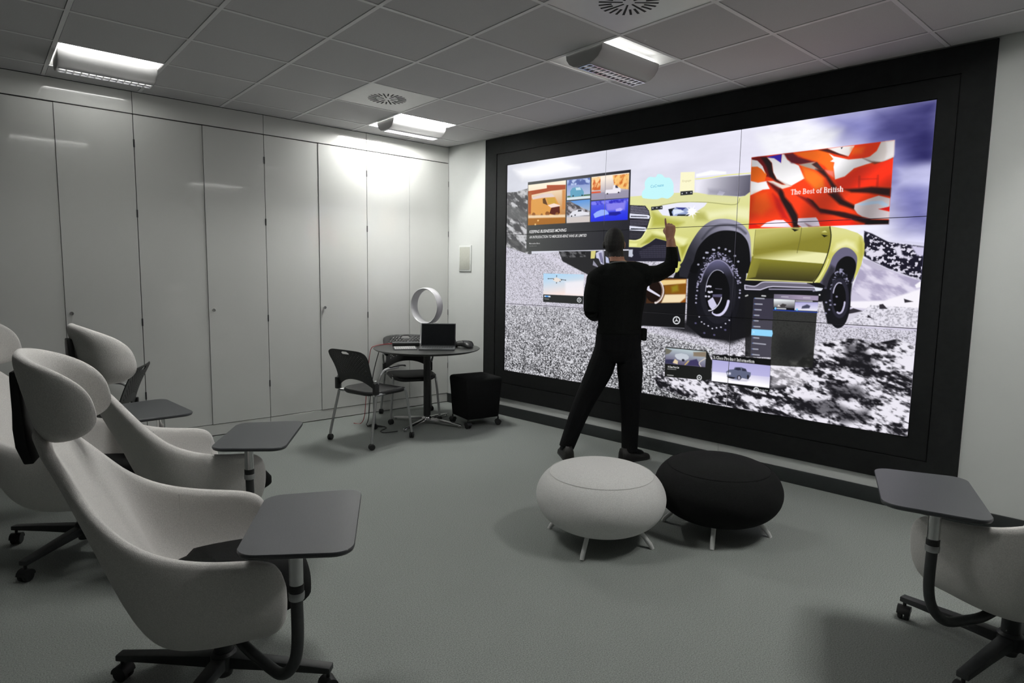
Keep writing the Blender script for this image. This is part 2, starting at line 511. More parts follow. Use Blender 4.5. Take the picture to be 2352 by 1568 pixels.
# picture shown on the video wall: flat shapes in millimetres from the top left corner of the lit area
PIC = [
('p',[(-31,-35),(3593,-4),(3748,2051),(-50,2107)],((36,301),(214,216,226),(2393,320),(234,232,248)),0,1.0,0),
('p',[(2911,-21),(3592,-16),(3655,814),(3448,767),(3335,520),(3178,233),(3057,157)],(128,128,188),260,1.0,0),
('p',[(3250,15),(3592,-16),(3626,428),(3455,385),(3362,230),(3262,176)],(58,56,112),190,1.0,0),
('p',[(3396,379),(3621,364),(3632,505),(3405,499)],(205,205,240),90,0.8,0),
('p',[(91,54),(698,46),(902,118),(210,157)],(252,252,255),90,0.9,0),
('p',[(2506,58),(2831,31),(3054,106),(2982,236),(2577,218)],(250,250,255),110,0.9,0),
('cloud',[(-31,-35),(3593,-4),(3658,852),(-77,770)],420,140,12,3),
('cloud',[(2564,-9),(3593,-4),(3658,852),(3018,781)],300,110,34,7),
('p',[(-25,263),(125,270),(299,247),(338,1114),(-70,1121)],(150,150,152),12,1.0,0),
('rock',[(-25,263),(125,270),(299,247),(359,1030),(-12,901)],70,34,(70,70,72),(205,205,208),0.55,11),
('p',[(-23,383),(159,428),(299,495),(302,611),(161,542),(-20,512)],(105,106,106),25,0.75,0),
('p',[(21,720),(166,741),(309,854),(228,861),(78,794)],(70,70,70),15,0.8,0),
('p',[(-14,797),(315,879),(428,872),(776,856),(1695,950),(3181,1211),(3652,1061),(3727,2069),(-49,2152)],(186,183,196),10,1.0,0),
('gravel',[(-14,797),(315,879),(428,872),(776,856),(1695,950),(3181,1211),(3652,1061),(3727,2069),(-49,2152)],7,(118,116,124),(222,219,232),21),
('gravel2',[(-2,1384),(1281,1372),(1639,1528),(2260,1616),(2290,2157),(-49,2152)],9,(22,22,24),(232,232,238),31),
('p',[(422,855),(565,865),(984,1065),(1273,1175),(1277,1288),(936,1105)],(220,216,232),16,0.45,0),
('p',[(687,855),(737,947),(1048,1072),(1360,1098),(1535,1095),(1524,859)],(38,38,40),8,1.0,0),
('rock',[(698,855),(1001,859),(1003,909),(726,915)],40,20,(30,30,32),(105,105,108),0.5,41),
('p',[(1059,858),(1112,855),(1102,922),(1058,925)],(214,206,128),4,1.0,0),
('p',[(1113,876),(1156,856),(1199,856),(1204,982),(1169,968),(1145,926),(1119,919)],(200,200,225),6,1.0,0),
('p',[(1144,877),(1174,870),(1199,968),(1168,954)],(120,118,150),6,1.0,0),
('p',[(1218,905),(1248,919),(1261,965),(1224,961)],(190,195,225),6,1.0,0),
('p',[(1089,940),(1116,968),(1157,1010),(1126,996),(1082,982)],(150,148,165),8,1.0,0),
('p',[(3237,966),(3317,972),(3443,1023),(3581,1078),(3604,1381),(3140,1387),(3176,1211)],(204,198,220),14,1.0,0),
('rock',[(3237,966),(3581,1078),(3576,1195),(3284,1207),(3190,1148)],110,50,(168,160,190),(226,220,238),0.5,51),
('p',[(3181,1217),(3383,1203),(3584,1120),(3589,1243),(3412,1262),(3184,1257)],(246,242,250),16,1.0,0),
('p',[(3172,1275),(3412,1262),(3589,1243),(3594,1368),(3140,1381)],(212,208,222),18,1.0,0),
('gravel',[(3311,1234),(3589,1243),(3593,1360),(3166,1373)],10,(150,148,158),(232,229,240),61),
('p',[(3238,760),(3284,778),(3381,835),(3467,870),(3576,882),(3583,1075),(3503,1041),(3393,999),(3291,949),(3249,921)],(28,26,42),8,1.0,0),
('brush',[(3238,765),(3381,835),(3575,866),(3583,1075),(3393,999),(3249,921)],7,(24,22,38),(226,222,238),71),
('p',[(3251,887),(3302,897),(3346,879),(3368,909),(3336,922),(3283,927)],(225,220,236),14,1.0,0),
('p',[(3417,874),(3447,852),(3464,919),(3519,933),(3496,942),(3437,923)],(222,218,235),14,1.0,0),
('p',[(3506,862),(3582,870),(3583,925),(3541,920)],(205,200,228),16,1.0,0),
('p',[(3240,935),(3289,950),(3395,1009),(3335,1014),(3244,963)],(190,184,206),10,1.0,0),
('p',[(3491,1187),(3543,1203),(3497,1212)],(48,44,52),5,1.0,0),
('p',[(3209,1260),(3266,1276),(3207,1293),(3160,1305),(3175,1276)],(48,44,52),5,1.0,0),
('p',[(3297,1298),(3325,1319),(3294,1317)],(48,44,52),5,1.0,0),
('p',[(3358,1229),(3378,1224),(3405,1255),(3360,1257)],(48,44,52),5,1.0,0),
('p',[(3164,1238),(3200,1251),(3166,1262)],(48,44,52),5,1.0,0),
('p',[(3543,1101),(3568,1078),(3587,1082),(3585,1113),(3552,1118)],(246,244,250),8,1.0,0),
('p',[(2973,1534),(3065,1487),(3224,1456),(3353,1479),(3473,1441),(3581,1478),(3580,2060),(3213,2070),(2424,2059),(2100,2032),(1805,1992),(1740,1921),(1857,1819),(2048,1758),(2263,1666),(2435,1639),(2515,1592),(2601,1680),(2697,1689),(2850,1699)],(205,202,212),8,1.0,0),
('boulder',[(2973,1534),(3065,1487),(3224,1456),(3353,1479),(3473,1441),(3581,1478),(3580,2060),(3213,2070),(2424,2059),(2100,2032),(1805,1992),(1740,1921),(1857,1819),(2048,1758),(2263,1666),(2435,1639),(2515,1592),(2601,1680),(2697,1689),(2850,1699)],110,44,(16,15,20),(236,233,243),81),
('p',[(2698,1708),(2783,1686),(2884,1692),(2963,1734),(2930,1807),(2792,1838),(2713,1861)],(236,232,240),40,0.55,0),
('p',[(3173,1495),(3271,1494),(3359,1601),(3284,1676),(3190,1636)],(24,23,28),50,0.6375,0),
('p',[(3083,1787),(3275,1769),(3347,1834),(3129,1884)],(24,23,28),50,0.6375,0),
('p',[(2884,1922),(3130,1893),(3241,1935),(3057,2010),(2880,1995)],(24,23,28),50,0.6000000000000001,0),
('p',[(2714,2022),(2875,2050),(2897,2119),(2766,2125)],(24,23,28),50,0.6000000000000001,0),
('p',[(3135,1970),(3345,1918),(3357,1983),(3187,2039)],(24,23,28),50,0.6000000000000001,0),
('p',[(1943,951),(1881,1089),(2014,1087),(2017,1448),(2156,1544),(2402,1543),(2533,1500),(2546,1284),(3015,1224),(3057,1369),(3126,1382),(3184,1254),(3191,1096),(2982,1071),(2479,1080),(2484,779),(2072,767)],(17,17,21),12,1.0,0),
('p',[(1801,1487),(2111,1527),(2397,1570),(2558,1491),(2520,1398),(2031,1412)],(20,20,24),50,0.9,0),
('p',[(1419,411),(1588,413),(1863,413),(2054,425),(2399,483),(2441,477),(2472,451),(2474,390),(2706,351),(3031,721),(3128,744),(3200,772),(3230,796),(3246,843),(3247,893),(3235,977),(3214,1042),(3194,1091),(2984,1098),(2479,1089),(2501,953),(2510,890),(2074,817),(1996,951),(1917,1037),(1733,1070),(1854,951),(1843,798),(1711,764),(1647,801),(1574,835),(1437,829)],((2055,451),(226,226,160),(2081,951),(206,206,112)),4,1.0,0),
('p',[(2152,578),(2395,561),(2483,571),(2488,658),(2305,618),(2160,633)],(240,240,190),60,0.9,0),
('p',[(1660,540),(1735,583),(1836,618),(1955,647),(1904,678),(1671,669)],(172,172,62),55,0.8,0),
('p',[(1673,708),(1718,700),(1831,738),(1994,776),(1965,833),(1865,773),(1708,724)],(240,240,180),34,0.9,0),
('p',[(1573,810),(1674,733),(1799,761),(1845,796),(1710,763),(1649,801)],(150,150,48),30,0.8,0),
('p',[(1928,837),(1996,819),(1973,885),(1953,918)],(150,148,40),30,0.7,0),
('p',[(2034,557),(2122,585),(2160,643),(2059,638)],(160,160,70),50,0.6,0),
('p',[(1573,416),(1838,426),(2038,437),(2200,463),(2391,486),(2366,528),(2142,500),(1894,483),(1709,499),(1576,476)],(222,222,166),20,0.8,0),
('p',[(2038,335),(2109,335),(2241,327),(2401,331),(2471,331),(2473,453),(2436,478),(2400,480),(2150,448),(2043,423)],((2070,361),(236,234,246),(2458,456),(92,90,106)),8,1.0,0),
('p',[(2041,285),(2165,270),(2282,291),(2283,308),(2152,305),(2042,308)],(252,252,255),14,1.0,0),
('s',[(2037,322),(2143,324),(2288,317),(2470,320)],(236,234,140),7,4,1.0,1),
('p',[(2219,455),(2237,427),(2283,442),(2263,463)],(205,202,222),5,1.0,0),
('p',[(2147,404),(2284,424),(2389,450),(2381,472),(2150,445)],(140,138,156),40,0.5,0),
('s',[(1710,519),(1754,502),(1895,490),(2000,494),(2148,506),(2361,537),(2398,495)],(120,120,70),4,2,0.8,1),
('p',[(1722,539),(1754,504),(1895,493),(2000,495),(2143,508),(2124,533),(2065,566),(2000,601),(1829,592),(1763,582)],(236,236,250),5,1.0,0),
('p',[(1813,537),(1886,530),(1981,535),(2044,544),(1999,574),(1985,599),(1832,591)],(150,165,205),6,1.0,0),
('p',[(1813,537),(1870,529),(1844,560),(1858,591),(1832,591)],(14,22,30),5,1.0,0),
('p',[(1875,526),(1971,534),(1931,558)],(58,66,140),6,1.0,0),
('p',[(1854,542),(1924,546),(1957,567),(1878,581),(1862,590)],(222,232,248),8,1.0,0),
('p',[(1889,593),(1902,583),(2002,588),(1986,600)],(14,24,26),4,1.0,0),
('p',[(2086,577),(2040,577),(2058,598),(2031,585),(2037,625),(2018,587),(2002,606),(2006,581),(1963,595),(1998,571),(1970,562),(1999,560),(1966,527),(2007,551),(2006,526),(2020,550),(2043,517),(2033,555),(2060,549),(2040,565)],(255,252,255),6,1.0,0),
('p',[(2051,568),(2051,574),(2049,579),(2045,584),(2040,588),(2034,591),(2028,593),(2021,593),(2013,592),(2006,589),(2000,586),(1995,581),(1991,576),(1988,570),(1987,564),(1987,558),(1990,552),(1993,547),(1998,543),(2004,540),(2011,539),(2018,539),(2025,540),(2032,542),(2038,546),(2043,550),(2047,556),(2050,562)],(255,255,255),14,1.0,0),
('p',[(1446,480),(1600,496),(1637,539),(1652,594),(1626,677),(1571,760),(1512,776),(1446,769)],(30,29,40),3,1.0,0),
('mesh',[(1446,485),(1594,501),(1637,549),(1644,569),(1449,551)],26,(30,29,40),(180,176,200)),
('mesh',[(1451,599),(1640,613),(1625,662),(1450,652)],26,(26,25,34),(125,120,140)),
('mesh',[(1452,700),(1592,705),(1565,757),(1449,764)],26,(24,24,30),(95,92,105)),
('p',[(1449,551),(1632,572),(1647,585),(1640,604),(1450,588)],(226,228,244),4,1.0,0),
('p',[(1462,570),(1621,583),(1625,591),(1462,580)],(60,62,76),3,1.0,0),
('p',[(1453,653),(1608,671),(1621,683),(1615,703),(1455,690)],(226,228,244),4,1.0,0),
('p',[(1466,672),(1599,683),(1602,691),(1466,682)],(60,62,76),3,1.0,0),
('s',[(1449,772),(1530,776),(1582,750),(1637,667),(1659,594)],(240,240,170),8,5,1.0,1),
('p',[(1453,797),(1537,801),(1532,824),(1460,825)],(236,236,160),16,0.9,0),
('p',[(1455,830),(1574,836),(1649,802),(1710,764),(1845,797),(1912,836),(1947,952),(1454,950)],(34,33,46),5,1.0,0),
('mesh',[(1552,865),(1712,813),(1852,825),(1916,918),(1578,926)],30,(34,33,46),(82,80,98)),
('p',[(1455,851),(1495,850),(1493,884),(1501,900),(1488,915),(1455,909)],(196,200,214),8,1.0,0),
('p',[(1941,986),(1963,947),(2012,829),(2088,715),(2161,657),(2238,635),(2330,642),(2401,667),(2454,707),(2489,764),(2506,839),(2518,1011),(2422,1034),(2028,1038)],((2278,648),(156,154,174),(2047,895),(44,44,52)),4,1,1),
('s',[(2117,780),(2174,717),(2241,685),(2332,684),(2404,708),(2457,749)],(52,52,62),14,18,0.8,1),
('p',[(2044,1042),(2055,951),(2085,849),(2157,768),(2239,729),(2320,723),(2401,739),(2454,781),(2486,843),(2503,953),(2496,1038)],(12,12,15),8,1,1),
('p',[(1934,1008),(2005,919),(2046,945),(2008,1080),(1938,1071)],(40,40,48),10,1.0,0),
('p',[(2443,1177),(2442,1243),(2433,1306),(2415,1363),(2390,1413),(2358,1451),(2321,1476),(2280,1487),(2238,1482),(2197,1462),(2159,1428),(2126,1380),(2100,1323),(2083,1257),(2074,1188),(2075,1119),(2086,1053),(2106,994),(2134,946),(2168,910),(2206,888),(2247,881),(2288,889),(2328,911),(2363,947),(2394,994),(2418,1049),(2435,1111)],(20,20,27),6,1.0,0),
('d',[(2146,982),(2193,924),(2303,941),(2097,1131),(2159,982),(2418,1115),(2384,1011),(2309,940),(2312,908),(2260,897),(2321,952),(2360,966),(2176,971),(2392,1028),(2348,937),(2347,934),(2201,909),(2222,893),(2387,1045),(2129,1051),(2413,1094),(2305,931),(2253,913),(2186,931),(2288,896),(2333,921),(2400,1009),(2321,948),(2400,1012),(2404,1051),(2338,961),(2384,1005),(2171,977),(2399,1007),(2105,1072),(2215,934),(2161,946),(2385,1043),(2298,939),(2341,958),(2407,1026),(2251,885),(2178,966),(2292,937),(2138,1009),(2297,933),(2098,1107),(2165,930),(2398,1049),(2232,910),(2314,922),(2276,905),(2410,1076),(2218,905),(2151,990),(2417,1102),(2271,932),(2212,914),(2104,1127),(2305,942),(2306,924),(2326,943),(2342,938),(2120,1130),(2331,917),(2152,978),(2290,923),(2194,938),(2193,925),(2170,958),(2356,992),(2281,901),(2176,960),(2369,1000),(2135,1014),(2331,959),(2178,951),(2382,1010),(2383,1030),(2179,933),(2396,1040),(2152,1003),(2263,923),(2381,983),(2137,1021),(2378,989),(2372,998),(2126,1054),(2367,994),(2186,939),(2216,921),(2398,1069),(2094,1137),(2406,1025),(2217,894),(2401,1072),(2358,951),(2321,931),(2167,964),(2153,1003),(2289,924),(2368,1009),(2406,1047),(2416,1057),(2403,1047),(2100,1132),(2134,1027),(2321,931),(2208,898),(2299,926),(2144,963),(2238,896),(2191,947),(2265,894),(2122,1014),(2413,1057),(2371,1017),(2309,907),(2116,1109),(2156,967),(2217,917),(2357,994),(2120,1107),(2131,1062),(2425,1095),(2113,1079),(2177,955),(2185,928),(2288,920),(2138,1015),(2118,1052),(2341,955),(2121,1089),(2194,923),(2365,985),(2375,986),(2221,920),(2247,899),(2213,908),(2234,922),(2266,900),(2114,1091),(2214,899),(2406,1075),(2407,1041),(2155,972),(2111,1047),(2324,916),(2373,980),(2350,956)],(168,165,196),11,0.8),
('d',[(2114,1059),(2117,1133),(2353,987),(2126,1076),(2386,1035),(2098,1113),(2111,1040),(2325,917),(2411,1071),(2361,998),(2358,967),(2334,961),(2357,943),(2116,1092),(2276,895),(2156,989),(2150,970),(2351,965),(2195,933),(2188,937),(2114,1074),(2411,1087),(2346,971),(2332,927),(2322,931),(2241,902),(2389,1045),(2109,1060),(2402,1049),(2222,902),(2140,1015),(2135,998),(2178,957),(2334,918),(2163,945),(2208,901),(2284,923),(2153,1007),(2240,914),(2134,1020),(2172,932),(2111,1021),(2239,904),(2233,894),(2377,992),(2239,898),(2384,1016),(2351,935),(2236,922),(2143,974),(2327,913),(2380,1019),(2141,1014),(2129,1001),(2395,1003),(2146,958),(2175,950),(2338,967),(2106,1061),(2168,961),(2284,904),(2111,1130),(2221,914),(2138,992),(2407,1076),(2268,926),(2157,956),(2108,1046),(2391,1053),(2404,1067),(2363,960),(2164,947),(2317,913),(2152,957),(2415,1075),(2264,926),(2246,915),(2342,940),(2277,925),(2312,918)],(22,22,30),10,0.95),
('d',[(2154,885),(2208,863),(2255,851),(2308,862),(2340,877),(2383,912),(2411,954),(2165,886),(2218,866),(2093,976),(2135,925)],(190,190,212),14,0.85),
('d',[(2095,1120),(2092,1151),(2095,1178),(2089,1216),(2089,1239),(2089,1273),(2431,1074),(2435,1108),(2436,1165),(2437,1186),(2434,1219),(2491,1202)],(176,174,200),12,0.9),
('d',[(2167,1433),(2201,1446),(2235,1464),(2269,1456),(2304,1449),(2339,1419),(2367,1392),(2122,1381),(2144,1419)],(205,203,222),10,0.9),
('d',[(2253,1512),(2339,1467),(2094,1432),(2171,1503)],(96,92,132),14,0.8),
('p',[(2410,1178),(2409,1231),(2402,1282),(2388,1328),(2368,1368),(2342,1398),(2313,1418),(2281,1426),(2248,1422),(2216,1406),(2186,1378),(2161,1340),(2140,1294),(2126,1242),(2120,1187),(2120,1131),(2129,1079),(2144,1032),(2166,993),(2192,964),(2222,946),(2255,940),(2287,946),(2318,964),(2347,992),(2371,1030),(2390,1075),(2403,1125)],((2255,956),(98,96,128),(2262,1076),(30,30,38)),8,1.0,0),
('s',[(2126,1102),(2130,1084),(2134,1066),(2140,1049),(2146,1033),(2153,1018),(2161,1004),(2169,992),(2178,980),(2188,970),(2198,962),(2209,955),(2220,949),(2231,945),(2242,943),(2254,942),(2265,943),(2277,945),(2288,949),(2300,954),(2311,961),(2321,969),(2332,978),(2342,989),(2351,1001),(2360,1015),(2368,1029),(2376,1044),(2383,1060)],(176,172,206),8,8,0.8,1),
('p',[(2361,1189),(2361,1228),(2356,1266),(2346,1300),(2332,1328),(2315,1351),(2295,1365),(2274,1371),(2252,1367),(2230,1355),(2210,1335),(2192,1307),(2179,1274),(2169,1236),(2164,1196),(2165,1155),(2170,1117),(2180,1083),(2195,1054),(2212,1033),(2233,1020),(2254,1015),(2276,1019),(2298,1032),(2317,1053),(2334,1081),(2347,1114),(2356,1150)],(9,9,12),5,1.0,0),
('s',[(2166,1181),(2166,1168),(2167,1156),(2168,1143),(2170,1131),(2172,1119),(2175,1108),(2178,1097),(2181,1086),(2185,1077),(2190,1067),(2195,1059),(2200,1051),(2205,1044),(2211,1037),(2217,1032),(2223,1027),(2230,1023),(2236,1021),(2243,1018),(2250,1017),(2257,1017),(2263,1018),(2270,1019),(2277,1022),(2284,1025),(2291,1029),(2297,1034),(2303,1040)],(190,190,212),5,3,0.9,1),
('s',[(2353,1249),(2352,1258),(2350,1267),(2348,1276),(2346,1284),(2343,1292),(2340,1300),(2337,1307),(2334,1314),(2330,1320),(2326,1326),(2322,1332),(2317,1337),(2313,1342),(2308,1346),(2303,1349),(2298,1352),(2293,1355),(2288,1356),(2283,1358),(2277,1358),(2272,1358),(2267,1358),(2261,1356),(2256,1355),(2250,1352),(2245,1349),(2240,1346),(2235,1342)],(214,210,240),20,4,1.0,1),
('s',[(2333,1229),(2332,1237),(2332,1245),(2330,1254),(2329,1262),(2328,1269),(2326,1277),(2324,1284),(2321,1291),(2319,1298),(2316,1304),(2313,1310),(2309,1315),(2306,1320),(2302,1325),(2298,1329),(2294,1333),(2290,1337),(2286,1339),(2282,1342),(2277,1343),(2272,1345),(2268,1345),(2263,1346),(2258,1345),(2254,1344),(2249,1343),(2244,1341),(2240,1339)],(10,10,12),12,4,1.0,1),
('p',[(2225,1203),(2301,1199),(2300,1222),(2227,1224)],(88,84,112),5,1.0,0),
('p',[(2188,1254),(2227,1224),(2265,1285),(2228,1322),(2201,1292)],(206,203,230),4,1.0,0),
('p',[(2232,1221),(2294,1222),(2268,1278)],(30,22,28),4,1.0,0),
('s',[(2200,1328),(2232,1320),(2268,1289),(2290,1250),(2297,1224)],(228,226,242),7,2,1.0,1),
('d',[(2190,1141),(2202,1143),(2176,1144),(2190,1185),(2198,1187),(2214,1184),(2169,1219),(2194,1220)],(214,212,230),14,1.0),
('s',[(2245,1158),(2296,1160)],(90,88,104),5,2,1.0,1),
('p',[(2529,725),(3032,725),(3041,795),(3031,885),(3007,964),(2982,1040),(2943,1093),(2484,1081),(2511,938),(2521,810)],((2727,733),(190,186,104),(2750,844),(136,130,46)),3,1.0,0),
('p',[(2526,861),(2816,876),(3029,901),(3008,970),(2526,930)],((2755,865),(140,134,50),(2767,935),(236,234,176)),4,1.0,0),
('p',[(2528,931),(3008,971),(2982,1040),(2943,1093),(2484,1081)],((2760,947),(134,130,44),(2757,1088),(58,54,26)),3,1.0,0),
('p',[(2484,1080),(2501,998),(2528,931),(2580,934),(2549,1066)],((2503,1024),(156,152,62),(2585,1023),(128,124,46)),10,0.7,0),
('p',[(2485,724),(2529,725),(2522,912),(2508,920),(2499,818)],(220,218,138),14,0.9,0),
('s',[(2529,727),(2525,810),(2521,899)],(110,106,48),4,2,0.8,0),
('s',[(2849,725),(2843,806),(2829,895)],(96,92,40),4,2,0.8,0),
('p',[(3034,726),(3127,744),(3200,774),(3229,794),(3245,839),(3248,888),(3236,976),(3215,1041),(3167,1057),(3021,1059),(3008,980),(3035,885),(3044,795)],((3128,756),(222,220,146),(3138,902),(206,202,104)),4,1.0,0),
('p',[(3061,886),(3080,839),(3136,817),(3183,834),(3208,888),(3182,872),(3139,856),(3096,871)],(240,238,184),40,0.9,0),
('p',[(3216,800),(3239,835),(3244,911),(3226,941),(3213,857)],(176,170,66),34,0.8,0),
('s',[(3030,725),(3041,795),(3032,885),(3007,976),(2978,1048),(2947,1097)],(40,38,18),7,3,1.0,1),
('s',[(3035,940),(3017,1000),(2983,1068),(2959,1096)],(236,232,160),7,4,1.0,1),
('p',[(2993,1096),(3003,1079),(3039,992),(3063,917),(3104,871),(3146,865),(3183,887),(3208,926),(3209,980),(3201,1041),(3180,1100),(3026,1139)],(104,100,126),5,1,1),
('p',[(3003,1083),(3053,980),(3083,999),(3063,1138),(3003,1131)],(44,43,52),30,0.9,0),
('p',[(3083,1003),(3102,949),(3140,922),(3179,930),(3203,965),(3204,1018),(3186,1088),(3170,1111),(3081,1129)],(13,13,16),6,1,1),
('p',[(2779,727),(2832,737),(2804,749)],(20,26,12),3,1.0,0),
('p',[(2978,760),(3016,761),(3000,749)],(214,212,130),3,1.0,0),
('p',[(2978,774),(3022,783),(2999,794)],(16,22,10),3,1.0,0),
('p',[(3189,1204),(3190,1246),(3187,1286),(3180,1323),(3171,1354),(3158,1378),(3143,1393),(3126,1399),(3109,1396),(3092,1382),(3075,1360),(3061,1330),(3049,1294),(3041,1253),(3036,1210),(3035,1167),(3038,1125),(3045,1089),(3055,1058),(3068,1035),(3084,1020),(3100,1015),(3118,1020),(3135,1034),(3150,1056),(3164,1086),(3176,1122),(3184,1162)],(18,18,24),6,1.0,0),
('d',[(3069,1071),(3128,1046),(3159,1099),(3085,1037),(3120,1024),(3127,1032),(3088,1059),(3064,1113),(3141,1044),(3138,1048),(3082,1062),(3152,1086),(3109,1036),(3142,1053),(3088,1048),(3112,1014),(3087,1028),(3072,1108),(3073,1115),(3145,1043),(3077,1088),(3095,1023),(3150,1050),(3120,1040),(3097,1046),(3111,1022),(3078,1082),(3142,1067),(3149,1043),(3162,1098),(3114,1022),(3125,1010),(3132,1042),(3154,1070),(3120,1018),(3061,1138),(3129,1032),(3110,1027),(3074,1076),(3066,1129),(3127,1032),(3115,1007),(3155,1088),(3146,1049),(3068,1126),(3082,1079),(3111,1008),(3083,1033),(3132,1050),(3154,1066),(3163,1083),(3138,1048),(3150,1042),(3154,1072),(3141,1046),(3074,1114),(3071,1120),(3072,1087),(3134,1035),(3096,1026)],(160,158,188),10,0.75),
('d',[(3084,1051),(3141,1049),(3069,1070),(3136,1044),(3091,1037),(3120,1038),(3069,1146),(3143,1063),(3104,1040),(3079,1082),(3097,1046),(3071,1138),(3072,1085),(3073,1129),(3101,1033),(3133,1054),(3096,1037),(3059,1125),(3081,1082),(3105,1040),(3123,1034),(3075,1109),(3137,1049),(3145,1053),(3160,1095),(3081,1069),(3149,1054),(3092,1057),(3132,1016),(3120,1046),(3071,1138),(3078,1096),(3064,1120),(3156,1089),(3166,1104),(3149,1042)],(22,22,30),11,0.9),
('p',[(3178,1195),(3179,1224),(3177,1253),(3172,1278),(3164,1300),(3154,1316),(3143,1327),(3131,1331),(3117,1329),(3105,1319),(3092,1304),(3082,1283),(3073,1258),(3067,1229),(3063,1199),(3063,1169),(3065,1140),(3071,1114),(3078,1093),(3088,1077),(3100,1067),(3113,1063),(3125,1066),(3138,1076),(3150,1091),(3161,1112),(3169,1137),(3175,1165)],(40,39,52),10,1.0,0),
('p',[(3160,1198),(3160,1221),(3159,1243),(3155,1262),(3150,1279),(3143,1292),(3135,1300),(3126,1303),(3117,1301),(3108,1294),(3099,1282),(3092,1265),(3086,1246),(3081,1224),(3078,1201),(3078,1178),(3080,1156),(3083,1136),(3089,1119),(3095,1107),(3104,1099),(3113,1096),(3122,1098),(3131,1106),(3139,1118),(3147,1134),(3153,1153),(3157,1175)],(9,9,12),5,1.0,0),
('s',[(3080,1164),(3080,1159),(3081,1154),(3082,1149),(3082,1144),(3083,1140),(3084,1135),(3085,1131),(3087,1127),(3088,1123),(3089,1120),(3091,1116),(3092,1113),(3094,1110),(3096,1107),(3098,1105),(3099,1103),(3101,1101),(3103,1099),(3105,1098),(3107,1097),(3109,1096),(3112,1096),(3114,1096),(3116,1096),(3118,1096),(3120,1097),(3122,1098),(3125,1099)],(186,184,206),7,3,1.0,1),
('s',[(3154,1223),(3154,1229),(3154,1234),(3153,1240),(3153,1245),(3152,1250),(3151,1255),(3150,1260),(3149,1264),(3148,1268),(3147,1272),(3146,1276),(3144,1280),(3143,1283),(3141,1286),(3140,1288),(3138,1291),(3136,1293),(3134,1294),(3132,1296),(3130,1297),(3128,1297),(3126,1298),(3124,1298),(3122,1297),(3120,1297),(3118,1295),(3116,1294),(3114,1292)],(190,186,214),11,3,1.0,1),
('d',[(3101,1188),(3093,1241),(3038,1229),(3062,1216),(3066,1245),(3041,1302),(3060,1277)],(150,148,176),11,0.9),
('p',[(2462,1087),(2993,1100),(3025,1119),(3013,1167),(2467,1180)],(17,17,22),6,1.0,0),
('s',[(2477,1087),(2707,1090),(2943,1097)],(226,222,150),7,3,0.9,0),
('p',[(2468,1123),(2548,1130),(2598,1101),(2666,1097),(2909,1101),(2961,1124),(2957,1137),(2668,1130),(2643,1134),(2593,1159),(2480,1160)],(104,100,116),4,1.0,0),
('s',[(2473,1126),(2548,1133),(2599,1104),(2666,1100),(2905,1104)],(196,192,212),7,3,1.0,1),
('s',[(2472,1128),(2475,1156),(2589,1157),(2643,1136),(2677,1131),(2957,1133)],(206,202,222),7,3,1,0),
('s',[(2653,1151),(2947,1147),(2953,1155)],(150,146,168),9,5,1.0,1),
('p',[(2953,1127),(3014,1135),(3004,1151),(2970,1156)],(222,226,240),5,1.0,0),
('p',[(282,190),(1447,189),(1455,849),(276,850)],((308,720),(74,76,74),(1414,698),(36,36,43)),2,1.0,0),
('p',[(287,217),(753,214),(757,599),(293,599)],((507,239),(250,236,214),(518,595),(176,108,40)),2,1.0,0),
('p',[(288,275),(524,267),(523,238),(751,254),(750,294),(580,295),(290,317)],(170,74,34),6,1.0,0),
('p',[(289,293),(330,290),(344,490),(294,493)],(176,92,40),10,1.0,0),
('p',[(711,297),(750,294),(754,472),(716,476)],(206,130,60),18,0.8,0),
('p',[(328,368),(348,333),(462,318),(573,321),(628,354),(669,415),(696,440),(695,509),(657,531),(328,495)],(222,158,78),6,1.0,0),
('p',[(340,336),(478,313),(588,319),(628,354),(471,351),(349,358)],(226,206,202),8,1.0,0),
('p',[(475,361),(503,354),(540,424),(480,402)],(96,62,30),5,1.0,0),
('p',[(523,355),(617,359),(653,417),(548,413)],(206,160,60),6,1.0,0),
('p',[(540,424),(615,411),(692,434),(685,451),(593,457)],(244,220,208),8,1.0,0),
('p',[(585,450),(685,442),(691,503),(657,531),(563,502)],(92,32,18),6,1.0,0),
('p',[(386,501),(386,505),(384,509),(382,512),(379,515),(375,517),(370,518),(365,518),(361,518),(356,516),(352,514),(348,511),(346,507),(344,503),(343,499),(344,495),(345,491),(348,488),(351,485),(355,483),(360,482),(364,482),(369,483),(374,484),(378,487),(381,490),(384,493),(386,497)],(150,92,44),4,1.0,0),
('p',[(566,505),(565,510),(563,515),(560,519),(556,523),(551,525),(546,527),(540,527),(534,526),(528,524),(523,521),(518,517),(515,512),(513,507),(512,502),(512,497),(514,492),(517,488),(521,485),(527,482),(532,481),(538,481),(544,482),(550,484),(555,487),(559,490),(563,495),(565,500)],(150,92,44),4,1.0,0),
('p',[(676,514),(676,518),(675,522),(672,525),(669,527),(666,529),(661,530),(657,531),(652,530),(648,528),(644,526),(641,523),(638,520),(637,516),(636,512),(637,508),(638,505),(640,501),(643,499),(647,497),(651,496),(656,496),(660,496),(665,498),(668,500),(672,503),(674,507),(676,510)],(150,92,44),4,1.0,0),
('p',[(482,510),(481,512),(480,515),(479,517),(476,519),(474,520),(471,521),(467,521),(464,521),(461,520),(458,518),(456,516),(454,513),(453,511),(453,508),(453,505),(454,503),(456,500),(458,499),(460,497),(464,497),(467,496),(470,497),(473,498),(476,500),(478,502),(480,504),(481,507)],(150,92,44),4,1.0,0),
('p',[(294,506),(754,521),(755,547),(295,530)],(246,226,196),14,0.85,0),
('p',[(293,536),(755,550),(757,599),(293,599)],(168,108,40),8,1.0,0),
('d',[(420,560),(386,595)],(244,206,140),16,0.9),
